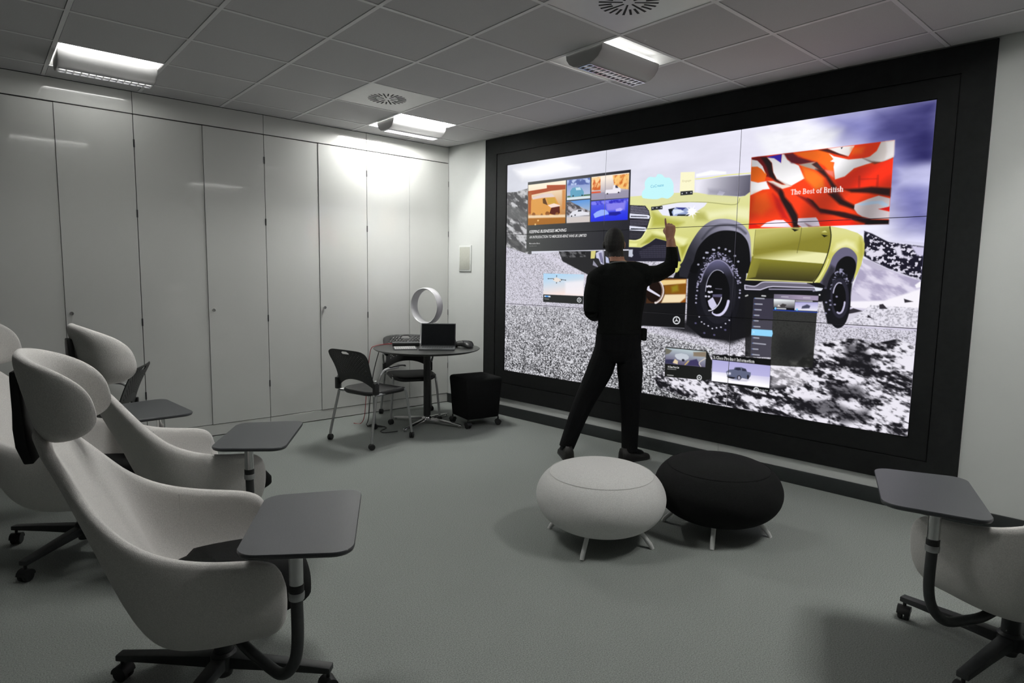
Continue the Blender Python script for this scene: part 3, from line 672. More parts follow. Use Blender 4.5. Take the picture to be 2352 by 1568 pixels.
('p',[(764,213),(1028,216),(1033,395),(769,394)],((886,221),(120,140,200),(890,351),(176,190,220)),2,1.0,0),
('rock',[(768,216),(1026,220),(1028,273),(770,262)],34,30,(70,90,160),(190,205,235),0.5,91),
('p',[(773,365),(1032,367),(1033,395),(769,394)],(214,226,232),4,1.0,0),
('p',[(773,356),(1032,359),(1032,372),(773,371)],(76,112,84),5,1.0,0),
('p',[(805,316),(830,289),(888,283),(932,298),(961,334),(959,367),(854,371),(810,367)],(96,160,190),5,1.0,0),
('p',[(866,290),(917,291),(929,314),(874,313)],(196,224,236),5,1.0,0),
('d',[(839,361),(941,363)],(30,50,60),13,1.0),
('p',[(1042,213),(1432,214),(1434,418),(1045,413)],((1233,237),(250,236,220),(1239,399),(158,150,170)),2,1.0,0),
('rock',[(1042,220),(1138,220),(1142,332),(1046,329)],26,40,(206,84,16),(250,206,140),0.5,101),
('rock',[(1265,221),(1430,221),(1431,350),(1289,327)],26,40,(206,92,16),(250,196,110),0.5,111),
('p',[(1046,340),(1143,343),(1150,359),(1047,360)],(226,78,30),5,1.0,0),
('p',[(1047,354),(1432,355),(1434,418),(1045,413)],(150,146,168),10,0.85,0),
('p',[(1197,336),(1270,337),(1275,305),(1294,301),(1354,338),(1352,365),(1310,372),(1191,368)],(236,232,240),5,1.0,0),
('p',[(1295,307),(1314,308),(1328,331),(1299,328)],(60,60,80),4,1.0,0),
('d',[(1330,368),(1215,370)],(40,36,44),12,1.0),
('p',[(767,404),(1033,404),(1036,601),(773,599)],((892,407),(92,150,220),(898,566),(206,200,200)),2,1.0,0),
('p',[(767,410),(804,404),(894,447),(988,492),(1031,506),(1033,550),(771,531)],(110,106,110),8,1.0,0),
('rock',[(767,410),(894,447),(1031,506),(1033,545),(771,531)],36,26,(70,66,70),(190,186,192),0.5,121),
('p',[(804,527),(837,500),(888,486),(945,487),(961,507),(1025,516),(1026,539),(897,543),(809,544)],(226,226,234),6,1.0,0),
('p',[(902,490),(940,490),(942,503),(899,504)],(40,42,54),4,1.0,0),
('d',[(867,533),(827,540)],(60,60,66),13,1.0),
('p',[(771,548),(1034,550),(1036,601),(773,599)],(208,198,194),16,0.8,0),
('p',[(1044,423),(1433,422),(1433,602),(1045,601)],((1240,431),(86,96,226),(1247,594),(34,46,226)),2,1.0,0),
('p',[(1201,439),(1410,438),(1400,517),(1217,517)],(150,140,236),30,0.8,0),
('rock',[(1044,429),(1433,429),(1430,455),(1045,457)],40,26,(40,36,190),(130,130,240),0.45,131),
('p',[(1074,536),(1108,516),(1156,502),(1203,505),(1231,528),(1238,545),(1151,557),(1090,570)],(150,176,250),6,1.0,0),
('p',[(1244,529),(1349,530),(1363,546),(1312,560),(1239,556)],(24,26,150),10,1.0,0),
('p',[(1309,506),(1355,498),(1381,510),(1362,525),(1310,525)],(176,170,250),8,1.0,0),
('p',[(505,1061),(988,1065),(989,1258),(508,1260)],((675,1072),(176,214,242),(701,1252),(246,226,220)),2,1.0,0),
('p',[(774,1138),(988,1119),(988,1253),(778,1249)],(244,240,246),40,0.8,0),
('s',[(565,1110),(667,1107),(776,1120)],(60,60,62),5,2,1,0),
('s',[(668,1080),(670,1148)],(60,60,62),5,2,1,0),
('p',[(622,1111),(666,1095),(730,1117),(716,1132),(668,1140),(628,1126)],(232,222,214),4,1.0,0),
('d',[(565,1110),(776,1120),(668,1082),(668,1148),(711,1133),(728,1120),(632,1114)],(50,50,54),9,1.0),
('p',[(508,1260),(989,1260),(987,1333),(508,1332)],(40,42,41),2,1.0,0),
('p',[(522,1270),(597,1271),(600,1284),(522,1284)],(216,230,246),2,1.0,0),
('p',[(537,1271),(572,1271),(573,1284),(537,1284)],(84,156,232),3,1.0,0),
('s',[(525,1302),(581,1303)],(170,170,172),6,3,0.8,0),
('s',[(964,1296),(964,1301),(962,1305),(958,1309),(954,1313),(949,1315),(943,1316),(937,1315),(932,1313),(927,1311),(923,1307),(921,1302),(920,1297),(921,1293),(923,1288),(926,1284),(931,1281),(936,1278),(942,1278),(947,1278),(953,1280),(957,1283),(961,1286),(963,1291),(964,1296)],(232,234,238),6,1,1,0),
('p',[(942,1278),(946,1296),(939,1297)],(232,234,238),1,1.0,0),
('p',[(962,1305),(940,1299),(944,1294)],(232,234,238),1,1.0,0),
('p',[(923,1307),(940,1294),(944,1299)],(232,234,238),1,1.0,0),
('p',[(1509,1065),(2003,1085),(2004,1477),(1527,1491)],(20,20,22),2,1.0,0),
('p',[(1675,1088),(2002,1089),(2002,1273),(1640,1297)],((1708,1158),(66,42,26),(1995,1151),(150,82,20)),2,1.0,0),
('p',[(1766,1103),(1997,1093),(1997,1123),(1786,1144)],(236,206,140),12,1.0,0),
('p',[(1808,1146),(1997,1130),(1998,1200),(1818,1212)],(132,84,20),14,1.0,0),
('p',[(1871,1154),(1926,1134),(1935,1183),(1880,1197)],(150,140,34),30,0.8,0),
('p',[(1815,1218),(1999,1209),(2000,1237),(1953,1276),(1786,1286)],(240,220,180),14,1.0,0),
('p',[(1785,1188),(1784,1209),(1779,1229),(1771,1247),(1760,1262),(1746,1274),(1730,1281),(1713,1285),(1696,1283),(1680,1277),(1664,1266),(1651,1251),(1641,1233),(1635,1214),(1632,1192),(1633,1171),(1638,1151),(1646,1133),(1658,1117),(1672,1106),(1688,1099),(1705,1096),(1722,1098),(1738,1105),(1753,1116),(1766,1130),(1775,1148),(1782,1167)],(26,14,10),4,1.0,0),
('s',[(1714,1090),(1723,1092),(1732,1095),(1740,1098),(1749,1103),(1756,1109),(1764,1115),(1770,1122),(1776,1129),(1782,1137),(1786,1146),(1790,1155),(1793,1164),(1795,1173),(1797,1183),(1797,1193),(1797,1203),(1795,1212),(1793,1222),(1790,1231),(1786,1239),(1781,1248),(1776,1256),(1770,1263),(1763,1269),(1756,1275),(1748,1280),(1740,1285),(1731,1288)],(226,216,214),18,5,1.0,1),
('s',[(1718,1098),(1726,1100),(1734,1103),(1742,1106),(1749,1111),(1756,1116),(1763,1121),(1769,1128),(1774,1134),(1779,1142),(1783,1149),(1787,1158),(1789,1166),(1791,1175),(1792,1184),(1793,1192),(1792,1201),(1791,1210),(1789,1219),(1786,1227),(1783,1235),(1779,1243),(1774,1250),(1769,1256),(1763,1262),(1756,1268),(1749,1272),(1742,1276),(1734,1279)],(90,62,50),5,3,1.0,1),
('p',[(1635,1179),(1668,1172),(1772,1226),(1769,1239),(1658,1192)],(224,220,236),4,1.0,0),
('p',[(1635,1179),(1650,1108),(1660,1115),(1672,1178)],(214,214,232),4,1.0,0),
('s',[(1958,1418),(1958,1425),(1955,1432),(1951,1439),(1945,1443),(1938,1447),(1931,1448),(1923,1448),(1916,1445),(1910,1441),(1905,1436),(1902,1429),(1900,1422),(1901,1414),(1904,1407),(1908,1401),(1914,1396),(1921,1393),(1928,1392),(1936,1392),(1943,1395),(1949,1399),(1954,1404),(1957,1411),(1958,1418)],(232,234,238),8,1,1,0),
('p',[(1928,1392),(1934,1420),(1925,1420)],(232,234,238),1,1.0,0),
('p',[(1955,1432),(1927,1424),(1932,1416)],(232,234,238),1,1.0,0),
('p',[(1905,1436),(1927,1416),(1932,1424)],(232,234,238),1,1.0,0),
('s',[(1619,1485),(2001,1479)],(150,150,160),4,2,0.9,0),
('p',[(1839,1640),(2201,1639),(2249,1715),(2247,1855),(2197,1872),(1844,1887)],(26,27,26),3,1.0,0),
('p',[(1842,1649),(2195,1646),(2195,1769),(1844,1779)],((2018,1642),(190,206,210),(2010,1774),(96,88,116)),2,1.0,0),
('p',[(1842,1652),(1903,1666),(1875,1696),(1845,1705)],(110,108,96),8,1.0,0),
('p',[(2089,1661),(2195,1648),(2195,1689),(2091,1693)],(136,122,104),14,1.0,0),
('p',[(1847,1745),(1922,1737),(1916,1775),(1845,1776)],(54,54,84),8,1.0,0),
('p',[(2065,1729),(2120,1713),(2157,1767),(2039,1771)],(62,56,96),10,1.0,0),
('p',[(1934,1693),(1984,1681),(2034,1686),(2053,1701),(2050,1720),(2002,1742),(1950,1731),(1928,1710)],(196,202,212),6,1.0,0),
('p',[(1912,1765),(1932,1733),(1959,1747),(1956,1772)],(226,206,170),6,1.0,0),
('s',[(2021,1769),(2051,1737)],(226,190,90),6,2,1,0),
('s',[(2157,1767),(2143,1739),(2194,1699)],(206,196,190),8,4,1.0,1),
('d',[(2001,1735)],(40,40,50),20,1.0),
('s',[(1869,1821),(1944,1816)],(160,160,160),6,3,0.8,0),
('s',[(1869,1871),(1922,1869)],(190,190,190),7,3,0.8,0),
('s',[(2167,1854),(2167,1859),(2165,1863),(2163,1867),(2159,1871),(2155,1873),(2150,1874),(2146,1874),(2141,1873),(2137,1871),(2134,1867),(2132,1863),(2131,1859),(2132,1854),(2133,1849),(2136,1845),(2140,1842),(2144,1839),(2148,1838),(2153,1838),(2157,1840),(2161,1842),(2164,1845),(2166,1849),(2167,1854)],(232,234,238),6,1,1,0),
('p',[(2148,1838),(2152,1856),(2146,1857)],(232,234,238),1,1.0,0),
('p',[(2165,1863),(2148,1859),(2151,1854)],(232,234,238),1,1.0,0),
('p',[(2134,1867),(2148,1854),(2151,1859)],(232,234,238),1,1.0,0),
('p',[(2481,1194),(2689,1185),(2692,1641),(2505,1654)],(20,20,22),4,0.86,0),
('p',[(2685,1185),(2988,1187),(2982,1682),(2694,1697)],(34,35,32),4,0.9,0),
('p',[(2744,1492),(2896,1479),(2969,1589),(2832,1662),(2728,1613)],(22,23,24),120,0.6,0),
('p',[(2831,1654),(2877,1653),(2875,1677),(2844,1676)],(110,110,104),40,0.5,0),
('p',[(2542,1219),(2687,1217),(2692,1368),(2543,1373)],(58,55,70),3,1.0,0),
('p',[(2543,1381),(2691,1376),(2690,1640),(2544,1648)],(70,68,80),3,1.0,0),
('p',[(2689,1185),(2988,1187),(2988,1219),(2689,1218)],((2695,1201),(112,106,126),(2863,1191),(160,146,172)),3,1.0,0),
('s',[(2742,1202),(2788,1202)],(206,200,214),6,4,0.8,0),
('s',[(2891,1203),(2935,1203)],(206,200,214),6,4,0.8,0),
('p',[(2689,1219),(2835,1221),(2837,1297),(2693,1298)],((2766,1222),(236,240,244),(2770,1277),(90,88,92)),3,1.0,0),
('p',[(2731,1267),(2753,1250),(2780,1256),(2770,1273),(2739,1276)],(60,56,58),8,1.0,0),
('p',[(2717,1271),(2726,1257),(2739,1272)],(226,220,214),5,1.0,0),
('p',[(2692,1278),(2836,1278),(2836,1299),(2693,1299)],(18,18,22),4,1.0,0),
('p',[(2837,1235),(2988,1231),(2989,1289),(2837,1291)],((2910,1235),(176,172,220),(2913,1285),(224,222,240)),3,1.0,0),
('p',[(2886,1263),(2918,1248),(2940,1257),(2934,1274),(2883,1279)],(70,72,96),8,1.0,0),
('s',[(2842,1227),(2949,1226)],(206,204,214),9,4,0.8,0),
('p',[(2713,1286),(2713,1288),(2713,1289),(2712,1291),(2711,1292),(2709,1293),(2707,1294),(2706,1294),(2704,1294),(2702,1294),(2701,1293),(2699,1292),(2698,1290),(2698,1289),(2697,1287),(2698,1285),(2698,1283),(2699,1282),(2700,1280),(2701,1279),(2703,1279),(2705,1278),(2707,1279),(2708,1279),(2710,1280),(2711,1281),(2712,1283),(2713,1284)],(120,200,250),3,1.0,0),
('p',[(2860,1286),(2860,1288),(2860,1290),(2859,1291),(2858,1293),(2857,1294),(2855,1294),(2853,1295),(2852,1294),(2850,1294),(2849,1293),(2847,1292),(2846,1291),(2846,1289),(2845,1287),(2846,1285),(2846,1284),(2847,1282),(2848,1281),(2849,1280),(2851,1279),(2852,1279),(2854,1279),(2856,1280),(2857,1281),(2858,1282),(2859,1283),(2860,1285)],(130,206,250),3,1.0,0),
('s',[(2718,1286),(2776,1286)],(214,216,224),9,4,0.9,0),
('s',[(2865,1287),(2978,1287)],(236,236,246),9,5,0.8,0),
('s',[(2691,1298),(2988,1299)],(40,70,176),6,2,1,0),
('p',[(2542,1445),(2692,1444),(2697,1467),(2692,1490),(2542,1490)],(146,212,250),3,1.0,0),
('d',[(2557,1466)],(196,232,252),10,0.8),
('s',[(2558,1219),(2620,1220)],(196,198,212),8,5,0.85,0),
('d',[(2551,1219)],(120,150,206),7,0.8),
('s',[(2560,1261),(2608,1261)],(196,198,212),8,5,0.85,0),
('d',[(2552,1261)],(120,150,206),7,0.8),
('s',[(2561,1302),(2603,1302)],(196,198,212),8,5,0.85,0),
('d',[(2554,1302)],(120,150,206),7,0.8),
('s',[(2560,1343),(2590,1343)],(196,198,212),8,5,0.85,0),
('d',[(2553,1343)],(120,150,206),7,0.8),
('s',[(2561,1383),(2586,1383)],(196,198,212),8,5,0.85,0),
('d',[(2554,1383)],(120,150,206),7,0.8),
('s',[(2561,1426),(2602,1425)],(196,198,212),8,5,0.85,0),
('d',[(2554,1426)],(120,150,206),7,0.8),
('s',[(2563,1508),(2599,1508)],(196,198,212),8,5,0.85,0),
('d',[(2556,1509)],(120,150,206),7,0.8),
('s',[(2562,1548),(2650,1549)],(196,198,212),8,5,0.85,0),
('d',[(2554,1549)],(120,150,206),7,0.8),
('s',[(2562,1591),(2597,1590)],(196,198,212),8,5,0.85,0),
('d',[(2554,1591)],(120,150,206),7,0.8),
('s',[(2562,1632),(2609,1632)],(196,198,212),8,5,0.85,0),
('d',[(2555,1632)],(120,150,206),7,0.8),
('s',[(2603,1200),(2629,1201)],(226,226,230),9,4,0.9,0),
('s',[(2483,1206),(2498,1200)],(206,206,206),10,4,0.9,0),
('d',[(2993,1180)],(236,236,236),10,0.9),
('p',[(2249,1661),(2696,1652),(2697,1894),(2251,1875)],(13,14,15),3,1.0,0),
('p',[(2250,1704),(2695,1700),(2696,1863),(2252,1869)],((2487,1708),(176,172,220),(2485,1788),(186,182,226)),2,1.0,0),
('p',[(2253,1796),(2697,1782),(2696,1863),(2252,1869)],((2485,1781),(212,208,234),(2482,1837),(252,250,254)),5,1.0,0),
('p',[(2364,1784),(2389,1765),(2424,1758),(2432,1741),(2482,1736),(2517,1744),(2527,1764),(2555,1767),(2554,1794),(2537,1821),(2493,1817),(2463,1837),(2406,1832),(2376,1817)],(96,102,128),4,1.0,0),
('p',[(2427,1759),(2445,1743),(2473,1741),(2481,1757),(2459,1763)],(44,46,64),4,1.0,0),
('p',[(2486,1744),(2514,1746),(2521,1762),(2489,1763)],(48,50,68),4,1.0,0),
('p',[(2371,1789),(2403,1785),(2404,1801),(2375,1807)],(206,206,226),5,1.0,0),
('p',[(2373,1817),(2443,1818),(2425,1832),(2380,1829)],(26,26,34),5,1.0,0),
('p',[(2484,1815),(2484,1820),(2483,1824),(2482,1828),(2479,1831),(2476,1834),(2473,1836),(2469,1837),(2466,1837),(2462,1836),(2459,1834),(2456,1831),(2454,1828),(2453,1824),(2452,1820),(2452,1815),(2453,1811),(2455,1807),(2457,1803),(2460,1801),(2464,1799),(2467,1798),(2471,1798),(2474,1799),(2477,1801),(2480,1804),(2482,1807),(2484,1811)],(40,40,50),3,1.0,0),
('p',[(2477,1816),(2477,1819),(2476,1822),(2476,1824),(2474,1826),(2473,1828),(2471,1829),(2469,1830),(2467,1830),(2465,1829),(2463,1828),(2462,1826),(2461,1824),(2460,1821),(2460,1819),(2460,1816),(2460,1813),(2461,1811),(2462,1809),(2464,1807),(2466,1806),(2468,1805),(2470,1805),(2471,1806),(2473,1807),(2475,1809),(2476,1811),(2477,1814)],(170,170,190),3,1.0,0),
('p',[(2544,1802),(2544,1805),(2544,1809),(2543,1812),(2542,1815),(2540,1818),(2539,1819),(2537,1820),(2535,1820),(2533,1819),(2531,1817),(2530,1814),(2529,1811),(2528,1808),(2527,1804),(2527,1800),(2528,1796),(2528,1793),(2530,1790),(2531,1788),(2533,1786),(2535,1786),(2537,1786),(2539,1787),(2540,1789),(2542,1791),(2543,1794),(2544,1798)],(40,40,50),3,1.0,0),
('p',[(2374,1836),(2555,1819),(2526,1839),(2419,1846)],(176,174,196),16,0.6,0),
('s',[(2617,1887),(2617,1892),(2616,1896),(2614,1900),(2610,1903),(2607,1905),(2603,1906),(2599,1906),(2595,1905),(2592,1903),(2589,1900),(2587,1896),(2586,1892),(2586,1887),(2588,1883),(2590,1879),(2593,1876),(2597,1874),(2601,1873),(2605,1873),(2609,1874),(2612,1876),(2615,1879),(2617,1883),(2617,1887)],(232,234,238),6,1,1,0),
('p',[(2601,1873),(2604,1889),(2599,1890)],(232,234,238),1,1.0,0),
('p',[(2616,1896),(2601,1892),(2603,1887)],(232,234,238),1,1.0,0),
('p',[(2589,1900),(2600,1887),(2603,1892)],(232,234,238),1,1.0,0),
('p',[(2470,209),(3370,209),(3373,722),(2479,718)],(246,62,20),2,1.0,0),
('p',[(2471,214),(2516,210),(2579,215),(2581,261),(2630,367),(2573,353),(2539,266),(2472,230)],(120,24,26),14,1.0,0),
('p',[(2470,228),(2519,245),(2565,306),(2586,340),(2575,385),(2527,393),(2475,376),(2471,277)],(252,110,28),8,1.0,0),
('p',[(2470,225),(2513,237),(2554,281),(2576,334),(2546,299),(2516,279),(2473,276)],(252,250,252),8,1.0,0),
('p',[(2536,217),(2589,225),(2619,265),(2627,312),(2653,370),(2707,420),(2655,397),(2606,356),(2583,289),(2546,229)],(36,20,22),22,1.0,0),
('p',[(2579,219),(2683,212),(2682,277),(2646,245)],(58,40,180),5,1.0,0),
('p',[(2584,225),(2631,234),(2682,272),(2685,213),(2703,213),(2724,254),(2803,303),(2846,392),(2762,434),(2726,426),(2659,379),(2632,331),(2619,265)],(252,250,252),9,1.0,0),
('p',[(2659,379),(2725,424),(2762,434),(2716,412)],(170,160,150),20,0.7,0),
('p',[(2699,213),(2757,213),(2795,244),(2884,281),(2910,288),(2820,296),(2752,280),(2719,244)],(96,28,40),18,1.0,0),
('p',[(2766,214),(2935,215),(2995,242),(3022,279),(3011,295),(3028,314),(3030,405),(2971,325),(2918,289),(2830,253)],(252,110,28),18,1.0,0),
('p',[(2926,214),(2980,212),(3056,245),(3107,280),(3049,261),(2999,242)],(70,30,28),14,1.0,0),
('p',[(2802,296),(2910,289),(2890,304),(2948,356),(2905,340),(2843,316)],(176,166,158),10,1.0,0),
('p',[(2887,303),(2919,291),(2964,346),(2939,344)],(64,44,46),10,1.0,0),
('p',[(2964,346),(3027,362),(3034,405),(2991,375)],(250,130,120),16,0.9,0),
('p',[(2821,309),(2910,350),(2968,399),(2980,461),(2922,474),(2848,397)],(250,134,36),34,0.8,0),
('p',[(2913,337),(2968,347),(3032,440),(3055,468),(3036,488),(2984,401),(2940,361)],(48,22,24),20,1.0,0),
('p',[(2993,246),(3025,267),(3116,298),(3228,299),(3272,329),(3220,339),(3151,357),(3099,403),(3041,417),(3026,336),(3030,306),(3004,297),(3022,284)],(252,250,252),8,1.0,0),
('p',[(2984,212),(3068,210),(3145,213),(3114,277),(3057,253)],(232,226,224),7,1.0,0),
('p',[(3062,214),(3076,213),(3067,227)],(30,40,60),3,1.0,0),
('p',[(3147,213),(3294,210),(3268,266),(3236,293),(3171,296),(3107,287),(3128,249)],(246,58,18),6,1.0,0),
('p',[(3126,224),(3205,230),(3192,270),(3126,270)],(252,110,28),34,0.7,0),
('p',[(3296,210),(3370,210),(3373,311),(3325,334),(3273,333),(3233,312),(3209,301),(3239,292),(3275,263)],(222,212,208),9,1.0,0),
('p',[(3323,212),(3369,212),(3372,299),(3324,330),(3332,274)],(244,238,238),24,0.8,0),
('p',[(3198,299),(3249,322),(3306,336),(3367,317),(3325,338),(3270,345)],(86,50,40),16,0.8,0),
('p',[(3044,423),(3099,407),(3175,364),(3273,345),(3366,319),(3369,486),(3260,481),(3105,489),(3062,460)],(244,48,18),8,1.0,0),
('s',[(3189,479),(3186,413)],(176,30,16),14,8,0.6,0),
('s',[(3293,483),(3293,417)],(176,30,16),14,8,0.6,0),
('s',[(3188,430),(3291,436)],(176,30,16),10,8,0.5,0),
('p',[(3101,486),(3184,487),(3260,483),(3370,502),(3370,551),(3302,534),(3244,521),(3146,509)],(44,16,16),22,1.0,0),
('p',[(2473,376),(2527,393),(2589,387),(2595,410),(2614,444),(2564,445),(2475,478)],(252,250,252),9,1.0,0),
('p',[(2594,387),(2636,391),(2698,422),(2735,427),(2762,438),(2700,451),(2652,429)],(236,224,214),9,1.0,0),
('p',[(2589,391),(2633,409),(2700,456),(2713,521),(2684,491),(2635,441)],(90,20,20),22,1.0,0),
('p',[(2686,450),(2710,475),(2722,508),(2770,561),(2815,637),(2829,721),(2793,720),(2777,666),(2736,596),(2695,529),(2679,482)],(30,14,18),24,1.0,0),
('p',[(2637,479),(2686,519),(2738,623),(2768,675),(2712,654),(2670,573)],(190,20,26),36,0.8,0),
('p',[(2508,469),(2594,466),(2633,571),(2570,623),(2491,595)],(252,110,28),60,0.6,0),
('p',[(2802,500),(2883,533),(2928,572),(2965,614),(3033,635),(3082,634),(3034,644),(2966,636),(2912,588),(2857,540)],(110,16,26),26,1.0,0),
('p',[(2874,528),(2909,544),(2956,600),(3032,618),(3115,635),(3176,656),(3275,689),(3373,700),(3373,722),(3258,719),(3158,685),(3034,644),(2961,622),(2920,576)],(40,14,18),18,1.0,0),
('p',[(3004,507),(3041,505),(3093,548),(3167,592),(3239,617),(3234,651),(3169,621),(3079,582)],(34,14,16),22,1.0,0),
('p',[(3023,487),(3065,499),(3101,549),(3060,546)],(60,14,18),30,0.8,0),
('p',[(3171,588),(3247,559),(3306,542),(3371,564),(3371,621),(3310,626),(3373,646),(3374,691),(3275,686),(3219,667),(3191,648),(3169,617)],(216,204,208),8,1.0,0),
('p',[(3183,588),(3267,573),(3327,575),(3362,600),(3359,612),(3329,606),(3306,592),(3215,599)],(190,214,240),10,1.0,0),
('p',[(3310,626),(3372,613),(3373,642)],(226,26,24),4,1.0,0),
('p',[(3256,694),(3373,697),(3373,722),(3238,719)],(16,12,14),10,1.0,0),
('p',[(2563,708),(2606,677),(2667,663),(2722,666),(2756,693),(2780,719)],(238,226,244),7,1.0,0),
('p',[(2821,660),(2938,659),(2957,684),(2968,718),(2851,722),(2819,700)],(236,224,242),7,1.0,0),
('p',[(2867,693),(2921,720),(2959,720),(2895,721)],(130,60,66),16,0.7,0),
('p',[(2952,675),(3158,681),(3200,719),(2968,718)],(246,40,16),8,1.0,0),
('p',[(2479,681),(2525,683),(2565,710),(2479,718)],(220,30,14),12,1.0,0),
('fold',[(2470,209),(3370,209),(3373,722),(2479,718)],5),
('p',[(1567,426),(1566,381),(1589,356),(1587,304),(1624,268),(1684,274),(1703,253),(1742,260),(1771,285),(1815,293),(1847,337),(1852,389),(1853,423),(1807,453),(1751,443),(1706,451),(1615,441)],(196,246,250),5,1,1),
('p',[(1909,258),(2029,267),(2033,418),(1907,413)],(250,246,206),4,1.0,0),
('p',[(1914,406),(2019,407),(2020,438),(1915,437)],(40,42,48),2,1.0,0),
('p',[(1655,508),(1760,507),(1761,534),(1657,538)],(40,42,48),2,1.0,0),
('d',[(1928,423),(1966,421),(2004,421),(1670,520),(1707,519),(1747,520)],(226,228,232),8,1.0),
('t',(2761,494),(3097,499),33,'The Best of British',(252,246,246)),
('t',(2257,1695),(2578,1693),22,'X-Class Product Information',(240,240,242)),
]
PIC_TEXT = [
((313,676),(774,676),28,'KEEPING BUSINESSES MOVING',(226,226,226),0.25,0.03),
((313,726),(1006,729),24,'AN INTRODUCTION TO MERCEDES-BENZ VANS UK LIMITED',(216,216,216),0.25,0.03),
((314,781),(453,782),14,'Mercedes-Benz',(190,190,190),0,0.01),
((315,802),(413,802),8,'Vans. Born to run.',(150,150,150),0,0),
((1869,1809),(1972,1805),15,'X-Class Price List',(226,226,226),0,0.02),
((2625,1890),(2688,1888),10,'Mercedes-Benz',(190,192,196),0,0.01),
((1643,356),(1763,353),22,'CoCreate',(112,182,214),0,0.01),
((1927,335),(2002,335),15,'Engage',(206,196,156),0,0),
]
DXM = 2.8                                     # millimetres per picture cell
PW, PH = int(3575/DXM)+2, int(2054/DXM)+2
pic = np.zeros((PH, PW, 3), dtype=np.float32)
def _spline(pts, n=5):
    return [(v.x, v.y) for v in smooth_path([(a, b, 0) for a, b in pts], n, closed=True)]
def _spline_open(pts, n=5):
    return [(v.x, v.y) for v in smooth_path([(a, b, 0) for a, b in pts], n)]
def _window(pts, pad):
    xs = [p[0] for p in pts]; ys = [p[1] for p in pts]
    x0 = max(0, int((min(xs)-pad)/DXM)); x1 = min(PW, int((max(xs)+pad)/DXM)+2)
    y0 = max(0, int((min(ys)-pad)/DXM)); y1 = min(PH, int((max(ys)+pad)/DXM)+2)
    if x1 <= x0 or y1 <= y0: return None
    gx = (np.arange(x0, x1, dtype=np.float32)*DXM)[None, :]; gy = (np.arange(y0, y1, dtype=np.float32)*DXM)[:, None]
    return x0, x1, y0, y1, gx, gy
def _segdist(gx, gy, a, b):
    dx, dy = b[0]-a[0], b[1]-a[1]
    L = dx*dx+dy*dy
    if L < 1e-9: return (gx-a[0])**2+(gy-a[1])**2
    t = np.clip(((gx-a[0])*dx+(gy-a[1])*dy)/L, 0, 1)
    return (gx-a[0]-t*dx)**2+(gy-a[1]-t*dy)**2
def _cover(pts, blur, pad_extra=0):
    w = _window(pts, blur/2+4)
    if w is None: return None
    x0, x1, y0, y1, gx, gy = w
    d = np.full((y1-y0, x1-x0), 1e9, dtype=np.float32); ins = np.zeros((y1-y0, x1-x0), dtype=bool)
    n = len(pts)
    for i in range(n):
        a, b = pts[i], pts[(i+1) % n]
        np.minimum(d, _segdist(gx, gy, a, b), out=d)
        if a[1] != b[1]:
            ins ^= ((a[1] > gy) != (b[1] > gy)) & (gx < (b[0]-a[0])*(gy-a[1])/(b[1]-a[1])+a[0])
    d = np.sqrt(d)
    f = max(blur, DXM)
    c = np.clip(0.5+np.where(ins, d, -d)/f, 0, 1)
    if blur > DXM: c = c*c*(3-2*c)
    return x0, x1, y0, y1, gx, gy, c
def _blend(x0, x1, y0, y1, cov, col):
    s = pic[y0:y1, x0:x1]
    s += (np.asarray(col, dtype=np.float32)-s)*cov[..., None]
def _colour(col, gx, gy):
    if isinstance(col[0], (tuple, list)):
        p0, k0, p1, k1 = col
        dx, dy = p1[0]-p0[0], p1[1]-p0[1]
        t = np.clip(((gx-p0[0])*dx+(gy-p0[1])*dy)/(dx*dx+dy*dy), 0, 1)[..., None]
        return np.asarray(k0, dtype=np.float32)*(1-t)+np.asarray(k1, dtype=np.float32)*t
    return np.asarray(col, dtype=np.float32)
def _noise(x0, x1, y0, y1, sx, sy, seed, octv=3, rot=0.0):
    rg = np.random.default_rng(seed)
    X = (np.arange(x0, x1)*DXM)[None, :]+0*np.arange(y0, y1)[:, None]; Y = (np.arange(y0, y1)*DXM)[:, None]+0*X
    if rot: X, Y = X*math.cos(rot)+Y*math.sin(rot), -X*math.sin(rot)+Y*math.cos(rot)
    out = np.zeros(X.shape); amp = 1.0; tot = 0
    for o in range(octv):
        tab = rg.random((128, 128))
        fx = X/sx*2**o+500; fy = Y/sy*2**o+500
        ix = np.floor(fx).astype(int); iy = np.floor(fy).astype(int); tx = fx-ix; ty = fy-iy
        tx = tx*tx*(3-2*tx); ty = ty*ty*(3-2*ty)
        g = lambda a, b: tab[(iy+b) % 128, (ix+a) % 128]
        out += amp*((g(0, 0)*(1-tx)+g(1, 0)*tx)*(1-ty)+(g(0, 1)*(1-tx)+g(1, 1)*tx)*ty); tot += amp; amp *= 0.55
    return out/tot
def _step(v, a, b):
    t = np.clip((v-a)/(b-a), 0, 1); return t*t*(3-2*t)
def _mix(t, lo, hi):
    return np.asarray(lo, dtype=np.float32)*(1-t[..., None])+np.asarray(hi, dtype=np.float32)*t[..., None]
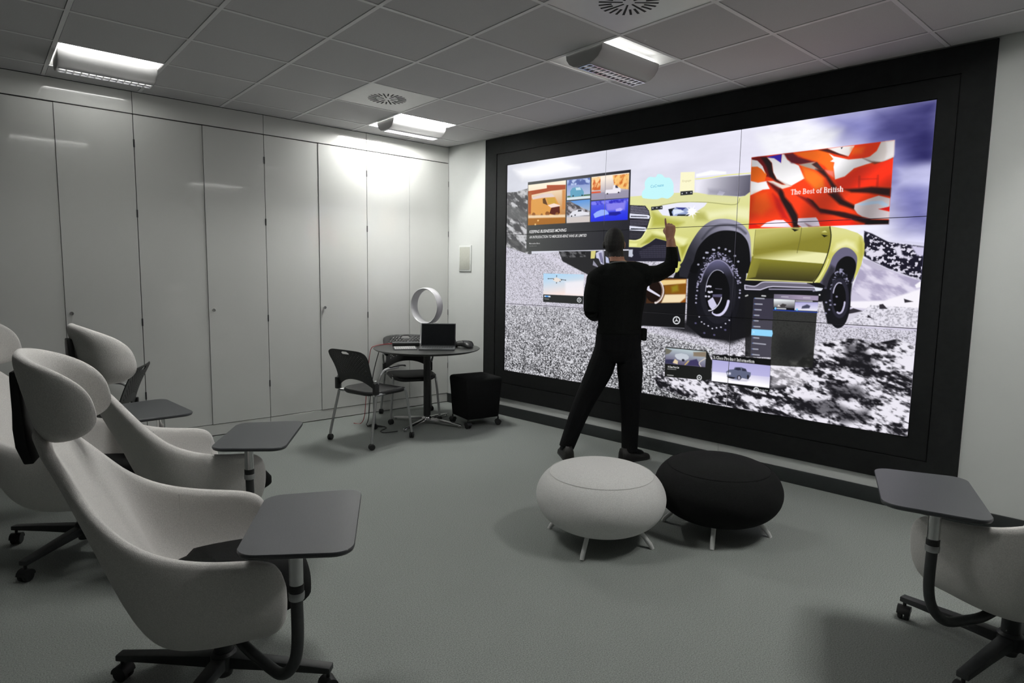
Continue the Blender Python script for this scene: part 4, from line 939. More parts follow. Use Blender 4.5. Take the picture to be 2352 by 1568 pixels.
# stroke letters with slab serifs, unit height, (strokes, advance)
def _arc(cx, cy, rx, ry, a0, a1, n=10):
    return [(cx+rx*math.cos(R(a0+(a1-a0)*k/n)), cy+ry*math.sin(R(a0+(a1-a0)*k/n))) for k in range(n+1)]
_V, _Hh = 0.17, 0.075
def _stem(x, y0, y1, foot=True, top=True, s=0.13):
    r = [([(x, y0), (x, y1)], _V)]
    if foot: r.append(([(x-s, y0+0.03), (x+s, y0+0.03)], _Hh))
    if top: r.append(([(x-s, y1-0.03), (x+0.04, y1-0.03)], _Hh))
    return r
GLYPH = {
 'T': ([([(0.30, 0), (0.30, 1)], _V), ([(0.02, 0.95), (0.58, 0.95)], 0.10), ([(0.04, 0.78), (0.04, 0.95)], _Hh), ([(0.56, 0.78), (0.56, 0.95)], _Hh), ([(0.17, 0.03), (0.43, 0.03)], _Hh)], 0.62),
 'h': (_stem(0.14, 0, 1)+[(_arc(0.31, 0.50, 0.15, 0.16, 180, 0), 0.12)]+_stem(0.46, 0, 0.52, True, False), 0.62),
 'e': ([(_arc(0.27, 0.33, 0.19, 0.29, 15, 320, 16), 0.13), ([(0.10, 0.36), (0.45, 0.36)], _Hh)], 0.54),
 'B': (_stem(0.15, 0, 1, True, True)+[([(0.15, 0.96), (0.34, 0.96)], _Hh), ([(0.15, 0.53), (0.36, 0.53)], _Hh), ([(0.15, 0.04), (0.36, 0.04)], _Hh), (_arc(0.34, 0.75, 0.16, 0.21, 90, -90), 0.14), (_arc(0.36, 0.285, 0.19, 0.245, 90, -90), 0.15)], 0.68),
 's': ([(_arc(0.22, 0.48, 0.13, 0.13, 30, 270, 8), 0.11), (_arc(0.22, 0.17, 0.15, 0.14, 90, -150, 8), 0.12)], 0.43),
 't': ([([(0.17, 0.10), (0.17, 0.86)], 0.15), ([(0.03, 0.60), (0.34, 0.60)], _Hh), (_arc(0.27, 0.12, 0.10, 0.10, 180, 320, 6), 0.09)], 0.38),
 'o': ([(_arc(0.28, 0.32, 0.19, 0.28, 0, 360, 20), 0.14)], 0.56),
 'f': ([([(0.17, 0), (0.17, 0.80)], 0.16), (_arc(0.29, 0.82, 0.12, 0.13, 180, 40, 6), 0.10), ([(0.03, 0.60), (0.36, 0.60)], _Hh), ([(0.05, 0.03), (0.32, 0.03)], _Hh)], 0.40),
 'r': (_stem(0.14, 0, 0.64)+[(_arc(0.32, 0.44, 0.16, 0.17, 170, 50, 6), 0.12)], 0.44),
 'i': (_stem(0.14, 0, 0.64)+[([(0.13, 0.86), (0.15, 0.86)], 0.17)], 0.31),
 'X': ([([(0.10, 0.98), (0.52, 0.02)], 0.17), ([(0.50, 0.98), (0.10, 0.02)], 0.08), ([(0.0, 0.97), (0.22, 0.97)], _Hh), ([(0.40, 0.97), (0.60, 0.97)], _Hh), ([(0.0, 0.03), (0.22, 0.03)], _Hh), ([(0.40, 0.03), (0.64, 0.03)], _Hh)], 0.64),
 '-': ([([(0.04, 0.33), (0.28, 0.33)], 0.12)], 0.33),
 'C': ([(_arc(0.36, 0.50, 0.26, 0.46, 40, 320, 16), 0.15), ([(0.56, 0.70), (0.56, 0.96)], _Hh)], 0.66),
 'l': (_stem(0.14, 0, 1), 0.31),
 'a': ([([(0.40, 0.05), (0.40, 0.46)], 0.15), (_arc(0.26, 0.47, 0.14, 0.14, 0, 160, 8), 0.11), (_arc(0.24, 0.20, 0.14, 0.16, 60, 330, 10), 0.12), ([(0.40, 0.04), (0.52, 0.04)], _Hh)], 0.55),
 'P': (_stem(0.15, 0, 1)+[([(0.15, 0.96), (0.36, 0.96)], _Hh), ([(0.15, 0.46), (0.36, 0.46)], _Hh), (_arc(0.36, 0.71, 0.18, 0.25, 90, -90), 0.15)], 0.62),
 'd': ([([(0.44, 0), (0.44, 1)], 0.16), ([(0.34, 0.97), (0.48, 0.97)], _Hh), ([(0.40, 0.03), (0.58, 0.03)], _Hh), (_arc(0.26, 0.32, 0.17, 0.28, 0, 360, 16), 0.12)], 0.60),
 'u': (_stem(0.14, 0.18, 0.64, False)+[(_arc(0.29, 0.18, 0.15, 0.15, 180, 360), 0.12)]+_stem(0.46, 0, 0.64), 0.62),
 'c': ([(_arc(0.27, 0.32, 0.19, 0.28, 40, 320, 14), 0.13)], 0.52),
 'I': (_stem(0.16, 0, 1)+[([(0.03, 0.97), (0.29, 0.97)], _Hh)], 0.33),
 'n': (_stem(0.14, 0, 0.64)+[(_arc(0.31, 0.45, 0.15, 0.16, 180, 0), 0.12)]+_stem(0.46, 0, 0.47, True, False), 0.62),
 'm': (_stem(0.14, 0, 0.64)+[(_arc(0.29, 0.45, 0.14, 0.16, 180, 0), 0.11)]+_stem(0.43, 0, 0.47, True, False)+[(_arc(0.57, 0.45, 0.14, 0.16, 180, 0), 0.11)]+_stem(0.71, 0, 0.47, True, False), 0.86),
 ' ': ([], 0.26),
}
def _stroke(pts, w, blur):
    win = _window(pts, w/2+blur+4)
    if win is None: return None
    x0, x1, y0, y1, gx, gy = win
    d = np.full((y1-y0, x1-x0), 1e9, dtype=np.float32)
    for a, b in zip(pts[:-1], pts[1:]): np.minimum(d, _segdist(gx, gy, a, b), out=d)
    return x0, x1, y0, y1, gx, gy, np.clip(0.5+(w/2-np.sqrt(d))/max(blur, DXM), 0, 1)
for op in PIC:
    k = op[0]
    if k == 'p':
        _, pts, col, blur, al, sm = op
        if sm: pts = _spline(pts)
        r = _cover(pts, blur)
        if r: _blend(*r[:4], r[6]*al, _colour(col, r[4], r[5]))
    elif k == 's':
        _, pts, col, w_, blur, al, sm = op
        if sm and len(pts) > 2: pts = _spline_open(pts)
        r = _stroke(pts, w_, blur)
        if r: _blend(*r[:4], r[6]*al, col)
    elif k == 'd':
        _, pts, col, w_, al = op
        for q_ in pts:
            r = _stroke([q_, (q_[0]+w_*0.3, q_[1])], w_, 3)
            if r: _blend(*r[:4], r[6]*al, col)
    elif k == 't':
        _, a, b, hh, text, col = op
        tw = sum(GLYPH[ch][1] for ch in text)
        ux, uy = (b[0]-a[0])/tw, (b[1]-a[1])/tw
        x_ = 0.0
        for ch in text:
            st, adv = GLYPH[ch]
            for line, w_ in st:
                q_ = [(a[0]+(x_+lx)*ux, a[1]+(x_+lx)*uy-ly*hh) for lx, ly in line]
                r = _stroke(q_, w_*hh*0.95, 0)
                if r: _blend(*r[:4], r[6], col)
            x_ += adv
    else:
        r = _cover(op[1], 8)
        if not r: continue
        x0, x1, y0, y1, gx, gy, c = r
        if k == 'cloud':
            n_ = _noise(x0, x1, y0, y1, op[2], op[3], op[5], 4)
            pic[y0:y1, x0:x1] = np.clip(pic[y0:y1, x0:x1]+((n_-0.5)*2*op[4]*c)[..., None], 0, 255)
        elif k == 'rock':
            _, _, sx, sy, lo, hi, mid, seed = op
            n_ = _noise(x0, x1, y0, y1, sx, sy, seed, 4, 0.5)
            _blend(x0, x1, y0, y1, c*0.9, _mix(_step(n_, mid-0.16, mid+0.16), lo, hi))
        elif k == 'gravel':
            _, _, s_, lo, hi, seed = op
            n_ = _noise(x0, x1, y0, y1, s_, s_*0.8, seed, 2)
            _blend(x0, x1, y0, y1, c*0.85, _mix(_step(n_, 0.15, 0.62), lo, hi))
        elif k == 'gravel2':
            _, _, s_, lo, hi, seed = op
            n_ = 0.85*_noise(x0, x1, y0, y1, s_, s_*0.75, seed, 2)+0.15*_noise(x0, x1, y0, y1, 90, 60, seed+1, 2)
            depth = np.clip((gy-1050)/900.0, 0, 1)+0*gx
            t_ = _step(n_-0.03*depth, 0.16-0.14*(1-depth), 0.74)
            _blend(x0, x1, y0, y1, c*(0.55+0.45*depth), _mix(t_, lo, hi))
        elif k == 'brush':
            _, _, s_, lo, hi, seed = op
            n_ = _noise(x0, x1, y0, y1, s_*2.2, s_*1.8, seed, 2)
            _blend(x0, x1, y0, y1, c*0.95, _mix(_step(n_, 0.54, 0.64), lo, hi))
        elif k == 'boulder':
            _, _, sx, sy, lo, hi, seed = op
            a_ = _noise(x0, x1, y0, y1, sx*1.6, sy*1.5, seed, 2, 0.12)
            b_ = _noise(x0, x1, y0, y1, 34, 17, seed+5, 3, 0.25)
            n_ = 0.45*a_+0.55*b_
            _blend(x0, x1, y0, y1, c*0.96, _mix(_step(n_, 0.36, 0.60), lo, hi))
        elif k == 'fold':
            n_ = _noise(x0, x1, y0, y1, 420, 300, op[2], 2)
            f_ = 0.90+0.16*np.sin((gx*0.75+gy*0.45)/62.0+7.0*n_)
            pic[y0:y1, x0:x1] = np.clip(pic[y0:y1, x0:x1]*(1+(f_-1)*c)[..., None], 0, 255)
        elif k == 'mesh':
            _, _, s_, lo, hi = op
            v_ = np.sin((gx+gy)*2*math.pi/s_)*np.sin((gx-gy)*2*math.pi/s_)
            _blend(x0, x1, y0, y1, c, _mix(_step(v_, 0.1, 0.6), lo, hi))
lin = np.clip(pic/255.0, 0, 1)
lin = np.where(lin <= 0.04045, lin/12.92, ((lin+0.055)/1.055)**2.4)
# the display material: emission comes from the picture stored on the panel mesh
md, nt, pb = new_mat('display_picture')
pb.inputs['Base Color'].default_value = (0.004, 0.004, 0.005, 1)
pb.inputs['Roughness'].default_value = 0.35
pb.inputs['Specular IOR Level'].default_value = 0.25
at = nt.nodes.new('ShaderNodeAttribute'); at.attribute_name = 'picture'
nt.links.new(at.outputs['Color'], pb.inputs['Emission Color'])
pb.inputs['Emission Strength'].default_value = SCREEN_GAIN
md.cycles.emission_sampling = 'NONE'
SCR_Y = -0.0115
pw_, ph_ = (U1-U0)/3, (Z1-Z0)/3
SEAM = 0.0022
panels = []
for row in range(3):
    for k in range(3):
        ua, ub = U0+k*pw_+SEAM, U0+(k+1)*pw_-SEAM
        ztop, zbot = Z1-row*ph_-SEAM, Z1-(row+1)*ph_+SEAM
        nx, ny = int(pw_*1000/DXM), int(ph_*1000/DXM)
        us = np.linspace(ua, ub, nx); zs = np.linspace(ztop, zbot, ny)
        gu, gz = np.meshgrid(us, zs)
        co = np.stack([gu, np.full_like(gu, SCR_Y), gz], -1).reshape(-1, 3).astype(np.float32)
        i_ = np.arange(nx*ny).reshape(ny, nx)
        q_ = np.stack([i_[:-1, :-1], i_[1:, :-1], i_[1:, 1:], i_[:-1, 1:]], -1).reshape(-1, 4).astype(np.int32)
        # rim down to the back so that the panel is a solid slab
        nb = len(co)
        back = np.array([[ua, -0.0062, ztop], [ub, -0.0062, ztop], [ub, -0.0062, zbot], [ua, -0.0062, zbot]], dtype=np.float32)
        co = np.concatenate([co, back])
        c4_ = [i_[0, 0], i_[0, -1], i_[-1, -1], i_[-1, 0]]
        side = np.array([[c4_[a], c4_[(a+1) % 4], nb+(a+1) % 4, nb+a] for a in range(4)] + [[nb, nb+1, nb+2, nb+3]], dtype=np.int32)
        q_ = np.concatenate([q_, side])
        me = bpy.data.meshes.new('display_panel')
        me.vertices.add(len(co)); me.vertices.foreach_set('co', co.ravel())
        me.loops.add(len(q_)*4); me.loops.foreach_set('vertex_index', q_.ravel())
        me.polygons.add(len(q_)); me.polygons.foreach_set('loop_start', np.arange(0, len(q_)*4, 4, dtype=np.int32))
        me.update(calc_edges=True)
        px_ = np.clip((gu-U0)*1000/DXM, 0, PW-1.001); py_ = np.clip((Z1-gz)*1000/DXM, 0, PH-1.001)
        x0 = px_.astype(int); y0 = py_.astype(int); fx = (px_-x0)[..., None]; fy = (py_-y0)[..., None]
        cc = (lin[y0, x0]*(1-fx)+lin[y0, x0+1]*fx)*(1-fy)+(lin[y0+1, x0]*(1-fx)+lin[y0+1, x0+1]*fx)*fy
        rgba = np.ones((len(co), 4), dtype=np.float32); rgba[:nb, :3] = cc.reshape(-1, 3); rgba[nb:, :3] = 0
        at_ = me.attributes.new('picture', 'FLOAT_COLOR', 'POINT'); at_.data.foreach_set('color', rgba.ravel())
        me.materials.append(md)
        panels.append(link('display_panel', me, vw))
def srgb(c):
    return tuple((x/255/12.92 if x/255 <= 0.04045 else ((x/255+0.055)/1.055)**2.4) for x in c)
for a, b, hh, text, col, shear, bold in PIC_TEXT:
    cu = bpy.data.curves.new('caption', 'FONT')
    cu.body = text; cu.size = 1.0; cu.shear = shear; cu.offset = bold*0.5; cu.fill_mode = 'FRONT'
    to = bpy.data.objects.new('tmp', cu); COL.objects.link(to)
    me = bake_text(to)
    v = np.empty(len(me.vertices)*3); me.vertices.foreach_get('co', v); v = v.reshape(-1, 3)
    x0_, x1_ = v[:, 0].min(), v[:, 0].max(); cap = max(0.55, v[:, 1].max())
    L_ = (b[0]-a[0])/1000; rise = -(b[1]-a[1])/1000
    out = np.empty_like(v)
    fx = (v[:, 0]-x0_)/(x1_-x0_)
    out[:, 0] = U0+a[0]/1000+fx*L_
    out[:, 2] = Z1-a[1]/1000+fx*rise+v[:, 1]/cap*hh/1000
    out[:, 1] = SCR_Y-0.0006
    me.vertices.foreach_set('co', out.ravel()); me.update()
    me.materials.clear(); me.materials.append(emit_mat('caption_light', srgb(col), SCREEN_GAIN, False))
    col_i = min(2, int((a[0]/1000)/pw_)); row_i = min(2, int((a[1]/1000)/ph_))
    link('caption', me, panels[row_i*3+col_i])


# ================================================================== LOUNGE CHAIRS
RIM_HALF = [(-0.50, 0.0, 0.985), (-0.497, 0.06, 0.983), (-0.485, 0.105, 0.965), (-0.455, 0.145, 0.925), (-0.40, 0.21, 0.845), (-0.335, 0.268, 0.765), (-0.25, 0.315, 0.69),
            (-0.15, 0.343, 0.64), (-0.04, 0.354, 0.61), (0.05, 0.352, 0.595), (0.12, 0.345, 0.58), (0.165, 0.333, 0.55), (0.182, 0.315, 0.495),
            (0.186, 0.28, 0.425), (0.190, 0.22, 0.372), (0.195, 0.12, 0.352), (0.195, 0.0, 0.347)]
POLE = Vector((-0.03, 0, 0.238))
def shell_point(p, v):
    """v = 0 at the bottom pole, 1 on the rim point p"""
    back = max(0.0, min(1.0, (p.z-0.60)/0.30))
    dx, dy, dz = p.x-POLE.x, p.y, p.z-POLE.z
    C1 = Vector((POLE.x+dx*(0.75*(1-back)+0.26*back), dy*(0.80*(1-back)+0.5*back), POLE.z))
    C2 = Vector((POLE.x+dx*(1.03*(1-back)+0.44*back), dy*(1.04*(1-back)+0.86*back), POLE.z+dz*(0.26*(1-back)+0.16*back)))
    return POLE*(1-v)**3 + C1*3*v*(1-v)**2 + C2*3*v*v*(1-v) + p*v**3

def shell_mesh(fabric):
    loop = [Vector(p) for p in RIM_HALF] + [Vector((p[0], -p[1], p[2])) for p in reversed(RIM_HALF[1:-1])]
    loop = smooth_path(loop, 2, closed=True)
    nv = 14
    mb = MB()
    mb.rings([[shell_point(p, 0.10+0.90*k/nv) for p in loop] for k in range(nv+1)], cap0=True, cap1=False)
    me = mb.mesh('shell', fabric, angle=180)
    o = link('tmp', me)
    so = o.modifiers.new('s', 'SOLIDIFY'); so.thickness = 0.040; so.offset = -1.0; so.use_even_offset = True
    su = o.modifiers.new('u', 'SUBSURF'); su.levels = 1; su.render_levels = 1
    me = bake(o)
    me.polygons.foreach_set('use_smooth', [True]*len(me.polygons))
    return me

def seam_mesh(fabric, s):
    p = Vector((-0.13, s*0.346, 0.633))
    pts = [shell_point(p, 0.60+0.375*k/14) + Vector((0, -s*0.0405, 0)) for k in range(15)]
    return MB().tube(pts, 0.0028, 6).mesh('seam', fabric)

def headrest_mesh(fabric):
    # a padded D-shaped pad wrapped round the head, thick in the middle and rounded along its rim
    nr, nt_ = 12, 72
    def place(a, h, side):
        # a, h in -1..1 over the pad, side = +-thickness
        ang = a*R(100)
        ext = 0.040*max(0.0, (abs(a)-0.5)/0.5)**1.5
        cx, cy = math.cos(ang), math.sin(ang)
        base = Vector((-0.372-0.110*cx+ext, 0.152*cy, 1.080+0.130*h-0.018*abs(a)-0.012*a*a))
        nrm = Vector((-cx*0.152, cy*0.110, 0)).normalized()
        return base + nrm*side + Vector((-0.028*h, 0, 0))
    mb = MB()
    rings = []
    def ring(rho, sgn):
        out = []
        for k in range(nt_):
            th = 2*math.pi*k/nt_
            c_, s_ = math.cos(th), math.sin(th)
            ex = (abs(c_)**2.6+abs(s_)**2.6)**(-1/2.6)
            a, h = rho*ex*c_, rho*ex*s_
            out.append(place(a, h, sgn*0.024*math.sqrt(max(0.0, 1-rho**6))))
        return out
    rhos = [math.sin(math.pi/2*k/nr) for k in range(1, nr+1)]
    seq = [ring(r, 1) for r in rhos] + [ring(r, -1) for r in reversed(rhos[:-1])]
    mb.rings(seq)
    return mb.mesh('headrest', fabric, angle=180)

def cushion_mesh(fabric):
    outline = [(0.285, 0.0), (0.280, 0.12), (0.262, 0.20), (0.20, 0.255), (0.08, 0.272), (-0.06, 0.262), (-0.14, 0.225), (-0.185, 0.15), (-0.20, 0.0)]
    full = [Vector((x, y, 0)) for x, y in outline] + [Vector((x, -y, 0)) for x, y in reversed(outline[1:-1])]
    full = smooth_path(full, 3, closed=True)
    prof = [(0.80, 0.352), (0.93, 0.356), (1.0, 0.372), (1.0, 0.398), (0.95, 0.418), (0.82, 0.430), (0.5, 0.438), (0.15, 0.440)]
    mb = MB().rings([[(p.x*s, p.y*s, z - (0.02 if p.x < -0.1 else 0)) for p in full] for s, z in prof])
    return mb.mesh('seat_cushion', fabric, angle=70)

def bracket_mesh():
    # strip from the back of the shell up behind the headrest
    secs = [(-0.490, 0.880, 0.080, 0.012), (-0.508, 0.93, 0.070, 0.014), (-0.517, 0.98, 0.048, 0.014), (-0.520, 1.03, 0.036, 0.012), (-0.524, 1.12, 0.032, 0.010), (-0.526, 1.145, 0.028, 0.008)]
    mb = MB().rings([[(x-t, -w, z), (x+t, -w, z), (x+t, w, z), (x-t, w, z)] for x, z, w, t in secs])
    return mb.mesh('headrest_bracket', M['black_plastic'], bevel=0.004)

def base_meshes():
    col_ = MB().lathe([(0.030, 0.085), (0.030, 0.275)], 20).mesh('column', M['dark_metal'])
    hub_ = MB().lathe([(0.0, 0.045), (0.026, 0.045), (0.030, 0.06), (0.042, 0.075), (0.042, 0.125), (0.034, 0.135), (0.0, 0.137)], 20).mesh('hub', M['dark_metal'])
    leg = MB().rings([[(x, -w, z0), (x, w, z0), (x, w, z1), (x, -w, z1)] for x, w, z0, z1 in ((0.02, 0.024, 0.078, 0.122), (0.20, 0.022, 0.080, 0.112), (0.385, 0.020, 0.078, 0.100))]).mesh('base_leg', M['dark_metal'], bevel=0.004)
    wheel = MB()
    for y0, y1 in ((-0.022, -0.004), (0.004, 0.022)):
        wheel.rings([[(0.027*s*math.cos(a), y, 0.027+0.027*s*math.sin(a)) for a in [2*math.pi*k/18 for k in range(18)]] for y, s in ((y0, 0.86), (y0+0.003, 1.0), (y1-0.003, 1.0), (y1, 0.86))])
    wheel.rings([[(0.029*math.cos(a)*1.0, y, 0.030+0.029*math.sin(a)) for a in [math.pi*k/10 for k in range(11)]] for y in (-0.0245, 0.0245)])
    wheel.tube([(0.0, 0, 0.045), (0.0, 0, 0.084)], 0.007, 8)
    caster = wheel.mesh('caster', M['black_plastic'])
    return col_, hub_, leg, caster

def tablet_mesh():
    w, d = 0.505, 0.318
    pts = rounded_rect(w, d, 0.055, 6)
    pts = [(x*(1-0.05*(y/(d/2))) , y*(1.0+0.06*math.cos(x/(w/2)*1.4))) for x, y in pts]
    mb = MB().rings([[(x*s, y*s, z) for x, y in pts] for s, z in ((0.955, 0.0), (0.985, 0.004), (1.0, 0.012), (0.998, 0.016), (0.990, 0.0185))])
    return mb.mesh('tablet', M['tablet'], angle=40)

SEAMM = [seam_mesh(M['felt'], s_) for s_ in (1, -1)]
SHELL, HEAD, CUSH = shell_mesh(M['felt']), headrest_mesh(M['felt']), cushion_mesh(M['black_fabric'])
BRACK, TABL = bracket_mesh(), tablet_mesh()
COLM, HUBM, LEGM, CASTM = base_meshes()
Z_TAB = 0.645

def lounge_chair(loc, psi, base_rot, label, post, tab_az, reach=0.215):
    """psi: facing direction; post: foot of the tablet post in room coordinates; tab_az: where the tablet points from its post"""
    c = empty('lounge_chair', (loc[0], loc[1], 0), psi)
    tag(c, label, 'armchair', 'grey felt tablet armchairs')
    sh = link('shell', SHELL, c)
    for sm_ in SEAMM: link('seam', sm_, sh)
    link('seat_cushion', CUSH, c)
    link('headrest', HEAD, c)
    link('headrest_bracket', BRACK, c)
    link('column', COLM, c)
    link('hub', HUBM, c, rotz=base_rot-psi)
    for k in range(4):
        lg = link('base_leg', LEGM, c, rotz=base_rot-psi+R(90*k))
        cs = link('caster', CASTM, lg)
        cs.location = (0.372, 0, 0); cs.rotation_euler = (0, 0, R(40+67*k))
    d_ = Matrix.Rotation(-psi, 2) @ Vector((post[0]-loc[0], post[1]-loc[1]))
    px, py = d_.x, d_.y
    L = math.hypot(px, py); ux, uy = px/L, py/L
    path = [(ux*0.02, uy*0.02, 0.262), (ux*0.15, uy*0.15, 0.222), (ux*(L-0.20), uy*(L-0.20), 0.222), (ux*(L-0.10), uy*(L-0.10), 0.235), (ux*(L-0.03), uy*(L-0.03), 0.295), (px, py, 0.38), (px, py, 0.52)]
    MB().tube(smooth_path(path, 6), 0.0175, 14).build('tablet_arm', M['dark_metal'], c)
    MB().lathe([(0.0215, 0.512), (0.0225, 0.520), (0.0225, 0.532), (0.0205, 0.536)], 20, px, py).build('collar', M['silver'], c)
    MB().lathe([(0.021, 0.535), (0.021, 0.556), (0.0195, 0.558)], 20, px, py).build('grip_ring', M['black_plastic'], c)
    MB().lathe([(0.0195, 0.555), (0.0195, Z_TAB-0.001)], 20, px, py).build('post', M['chrome'], c)
    ta = tab_az-psi
    link('tablet', TABL, c, loc=(px+reach*math.cos(ta), py+reach*math.sin(ta), Z_TAB), rotz=ta)
    return c

lounge_chair((-1.08, -3.22), R(-15), R(-45), 'grey felt high-back armchair whose tablet hides the front of its near arm, black seat', (-1.015, -3.725), R(60))
lounge_chair((-0.845, -2.10), R(5), R(10), 'grey felt high-back armchair with its charcoal tablet out over open carpet', (-0.77, -2.575), R(58))
lounge_chair((-1.30, -1.60), R(-30), R(46), 'shadowed grey felt armchair behind the two foremost armchairs, nearest the leftmost cupboards', (-0.94, -1.685), R(95))
lounge_chair((1.23, -4.978), R(66), R(-9), 'grey felt tablet armchair standing alone beside the white wall right of the video wall', (0.815, -4.805), R(22))

# ================================================================== OTTOMANS
def ottoman(loc, fabric, label, leg_rot):
    o = empty('ottoman', (loc[0], loc[1], 0), leg_rot)
    tag(o, label, 'ottoman', 'pebble ottomans')
    prof = [(0.0, 0.066), (0.10, 0.068), (0.18, 0.078), (0.25, 0.102), (0.305, 0.140), (0.340, 0.188), (0.354, 0.240), (0.348, 0.290), (0.322, 0.340), (0.280, 0.378), (0.22, 0.404), (0.15, 0.416), (0.08, 0.420), (0.0, 0.421)]
    pp = smooth_path([(r, 0, z) for r, z in prof], 3)
    MB().lathe([(max(p.x, 0.0005), p.z) for p in pp], 64, cap0=True, cap1=True).build('cushion', fabric, o, angle=80)
    ring = [(0.2825*math.cos(2*math.pi*k/64), 0.2825*math.sin(2*math.pi*k/64), 0.3785) for k in range(65)]
    MB().tube(ring, 0.0013, 6, caps=False).build('seam', fabric, o)
    for k in range(4):
        a = R(90*k)
        c_, s_ = math.cos(a), math.sin(a)
        MB().tube([(0.20*c_, 0.20*s_, 0.115), (0.285*c_, 0.285*s_, 0.022), (0.297*c_, 0.297*s_, 0.0)], [0.0125, 0.0125, 0.0115], 12).build('leg', M['white_leg'], o)
    return o
ottoman((0.882, -3.235), M['felt_light'], 'pale grey round pebble ottoman with white legs', R(204))
ottoman((1.508, -3.575), M['black_fabric'], 'black round pebble ottoman with white legs', R(208))

# ================================================================== BLACK MESH CHAIRS
def back_mesh():
    nx, nz = 56, 40
    mb = MB()
    vid = {}
    def pt(i, j):
        s = -1+2*i/nx; h = j/nz
        zb = 0.468 + 0.085*(1-abs(s)**2.2)
        zt = 0.812 - 0.006*abs(s)**2 - 0.022*abs(s)**8
        z = zb+(zt-zb)*h
        w = 0.236 - 0.022*math.sin(math.pi*min(1, h*1.2))*0.9 - 0.010*max(0, (h-0.9)/0.1)**2
        x = -0.165 - 0.060*h - 0.055*h*h - 0.030*(1-s*s)
        return (x, s*w, z)
    for i in range(nx+1):
        for j in range(nz+1):
            vid[i, j] = len(mb.v); mb.v.append(pt(i, j))
    for i in range(nx):
        for j in range(nz):
            s = -1+2*(i+0.5)/nx; h = (j+0.5)/nz
            if (s/0.20)**2 + ((h-0.895)/0.055)**2 < 1: continue                  # hand hold
            inside = abs(s) < 0.80-0.25*max(0, h-0.75)/0.25 and 0.22 + 0.12*(1-s*s)*0 < h < 0.95
            near = (s/0.28)**2 + ((h-0.895)/0.085)**2 < 1
            if inside and not near and i % 2 == 0 and (j + i) % 4 in (0, 1) and j % 2 == 0: continue
            mb.f.append((vid[i, j], vid[i+1, j], vid[i+1, j+1], vid[i, j+1]))
    me = mb.mesh('backrest', M['black_plastic'], angle=60)
    o = link('tmp', me)
    so = o.modifiers.new('s', 'SOLIDIFY'); so.thickness = 0.006; so.offset = 0
    me = bake(o)
    return me
def seat_mesh():
    pts = rounded_rect(0.44, 0.455, 0.13, 7)
    rings = []
    for s, z in ((0.82, 0.415), (0.95, 0.420), (1.0, 0.436), (0.995, 0.447), (0.96, 0.456), (0.80, 0.452), (0.4, 0.446)):
        rings.append([(x*s+0.03, y*s, z - 0.018*max(0, (x*s-0.12)/0.1)**2 + 0.10*(y*s)**2) for x, y in pts])
    return MB().rings(rings).mesh('seat', M['black_plastic'], angle=50)
BACKM, SEATM = back_mesh(), seat_mesh()
def side_meshes(s):
    rear = smooth_path([(-0.245, s*0.262, 0.052), (-0.238, s*0.258, 0.11), (-0.175, s*0.236, 0.40), (-0.160, s*0.232, 0.47), (-0.175, s*0.236, 0.56)], 5)
    front = smooth_path([(-0.168, s*0.222, 0.432), (-0.05, s*0.212, 0.438), (0.10, s*0.206, 0.448), (0.165, s*0.206, 0.445), (0.200, s*0.210, 0.405), (0.222, s*0.226, 0.22), (0.240, s*0.238, 0.052)], 5)
    arm = smooth_path([(-0.165, s*0.240, 0.505), (-0.150, s*0.252, 0.575), (-0.115, s*0.258, 0.632), (-0.06, s*0.258, 0.650), (0.06, s*0.258, 0.655)], 5)
    return (MB().tube(rear, 0.0115, 10).mesh('rear_leg', M['silver']), MB().tube(front, 0.0115, 10).mesh('front_leg', M['silver']), MB().tube(arm, 0.0105, 10).mesh('arm_tube', M['silver']),
            MB().rings([[(x, s*0.258+y*w, z+dz) for y, dz in ((-1, -0.006), (1, -0.006), (1, 0.006), (-1, 0.006))] for x, w, z in ((-0.045, 0.012, 0.662), (0.0, 0.018, 0.667), (0.08, 0.021, 0.669), (0.125, 0.019, 0.664), (0.14, 0.012, 0.656))]).mesh('armrest', M['black_plastic'], bevel=0.003),
            MB().box(-0.198, -0.150, s*0.238-0.017, s*0.238+0.017, 0.445, 0.545).mesh('back_socket', M['black_plastic'], bevel=0.006),
            MB().tube([(-0.168, s*0.225, 0.432), (-0.150, s*0.16, 0.430)], 0.0095, 8).mesh('seat_link', M['chrome']))
SIDE = {s: side_meshes(s) for s in (1, -1)}
ball = MB()
for y0, y1 in ((-0.020, -0.002), (0.002, 0.020)):
    ball.rings([[(0.026*q_*math.cos(2*math.pi*k/16), y, 0.026+0.026*q_*math.sin(2*math.pi*k/16)) for k in range(16)] for y, q_ in ((y0, 0.8), (y0+0.005, 1), (y1-0.005, 1), (y1, 0.8))])
ball.box(-0.010, 0.010, -0.006, 0.006, 0.03, 0.058)
BALLM = ball.mesh('caster', M['black_plastic'])
def mesh_chair(loc, psi, label):
    c = empty('mesh_chair', (loc[0], loc[1], 0), psi)
    tag(c, label, 'chair', 'black perforated chairs on casters')
    link('seat', SEATM, c); link('backrest', BACKM, c)
    for s in (1, -1):
        rl, fl_, at_, ar, so, lk = SIDE[s]
        a = link('rear_leg', rl, c); b = link('front_leg', fl_, c)
        link('caster', BALLM, a, loc=(-0.245, s*0.262, 0), rotz=R(25*s)); link('caster', BALLM, b, loc=(0.240, s*0.238, 0), rotz=R(-35*s))
        t_ = link('arm_tube', at_, c); link('armrest', ar, t_)
        link('back_socket', so, c); link('seat_link', lk, c)
    return c
mesh_chair((0.905, -0.608), R(13.5), 'black perforated chair on casters drawn up sideways to the round table')
mesh_chair((1.601, -0.111), R(-111), 'black perforated chair tucked behind the round table against the cupboards')
mesh_chair((-1.10, -0.555), R(157), 'black perforated chair half hidden behind the armchairs')

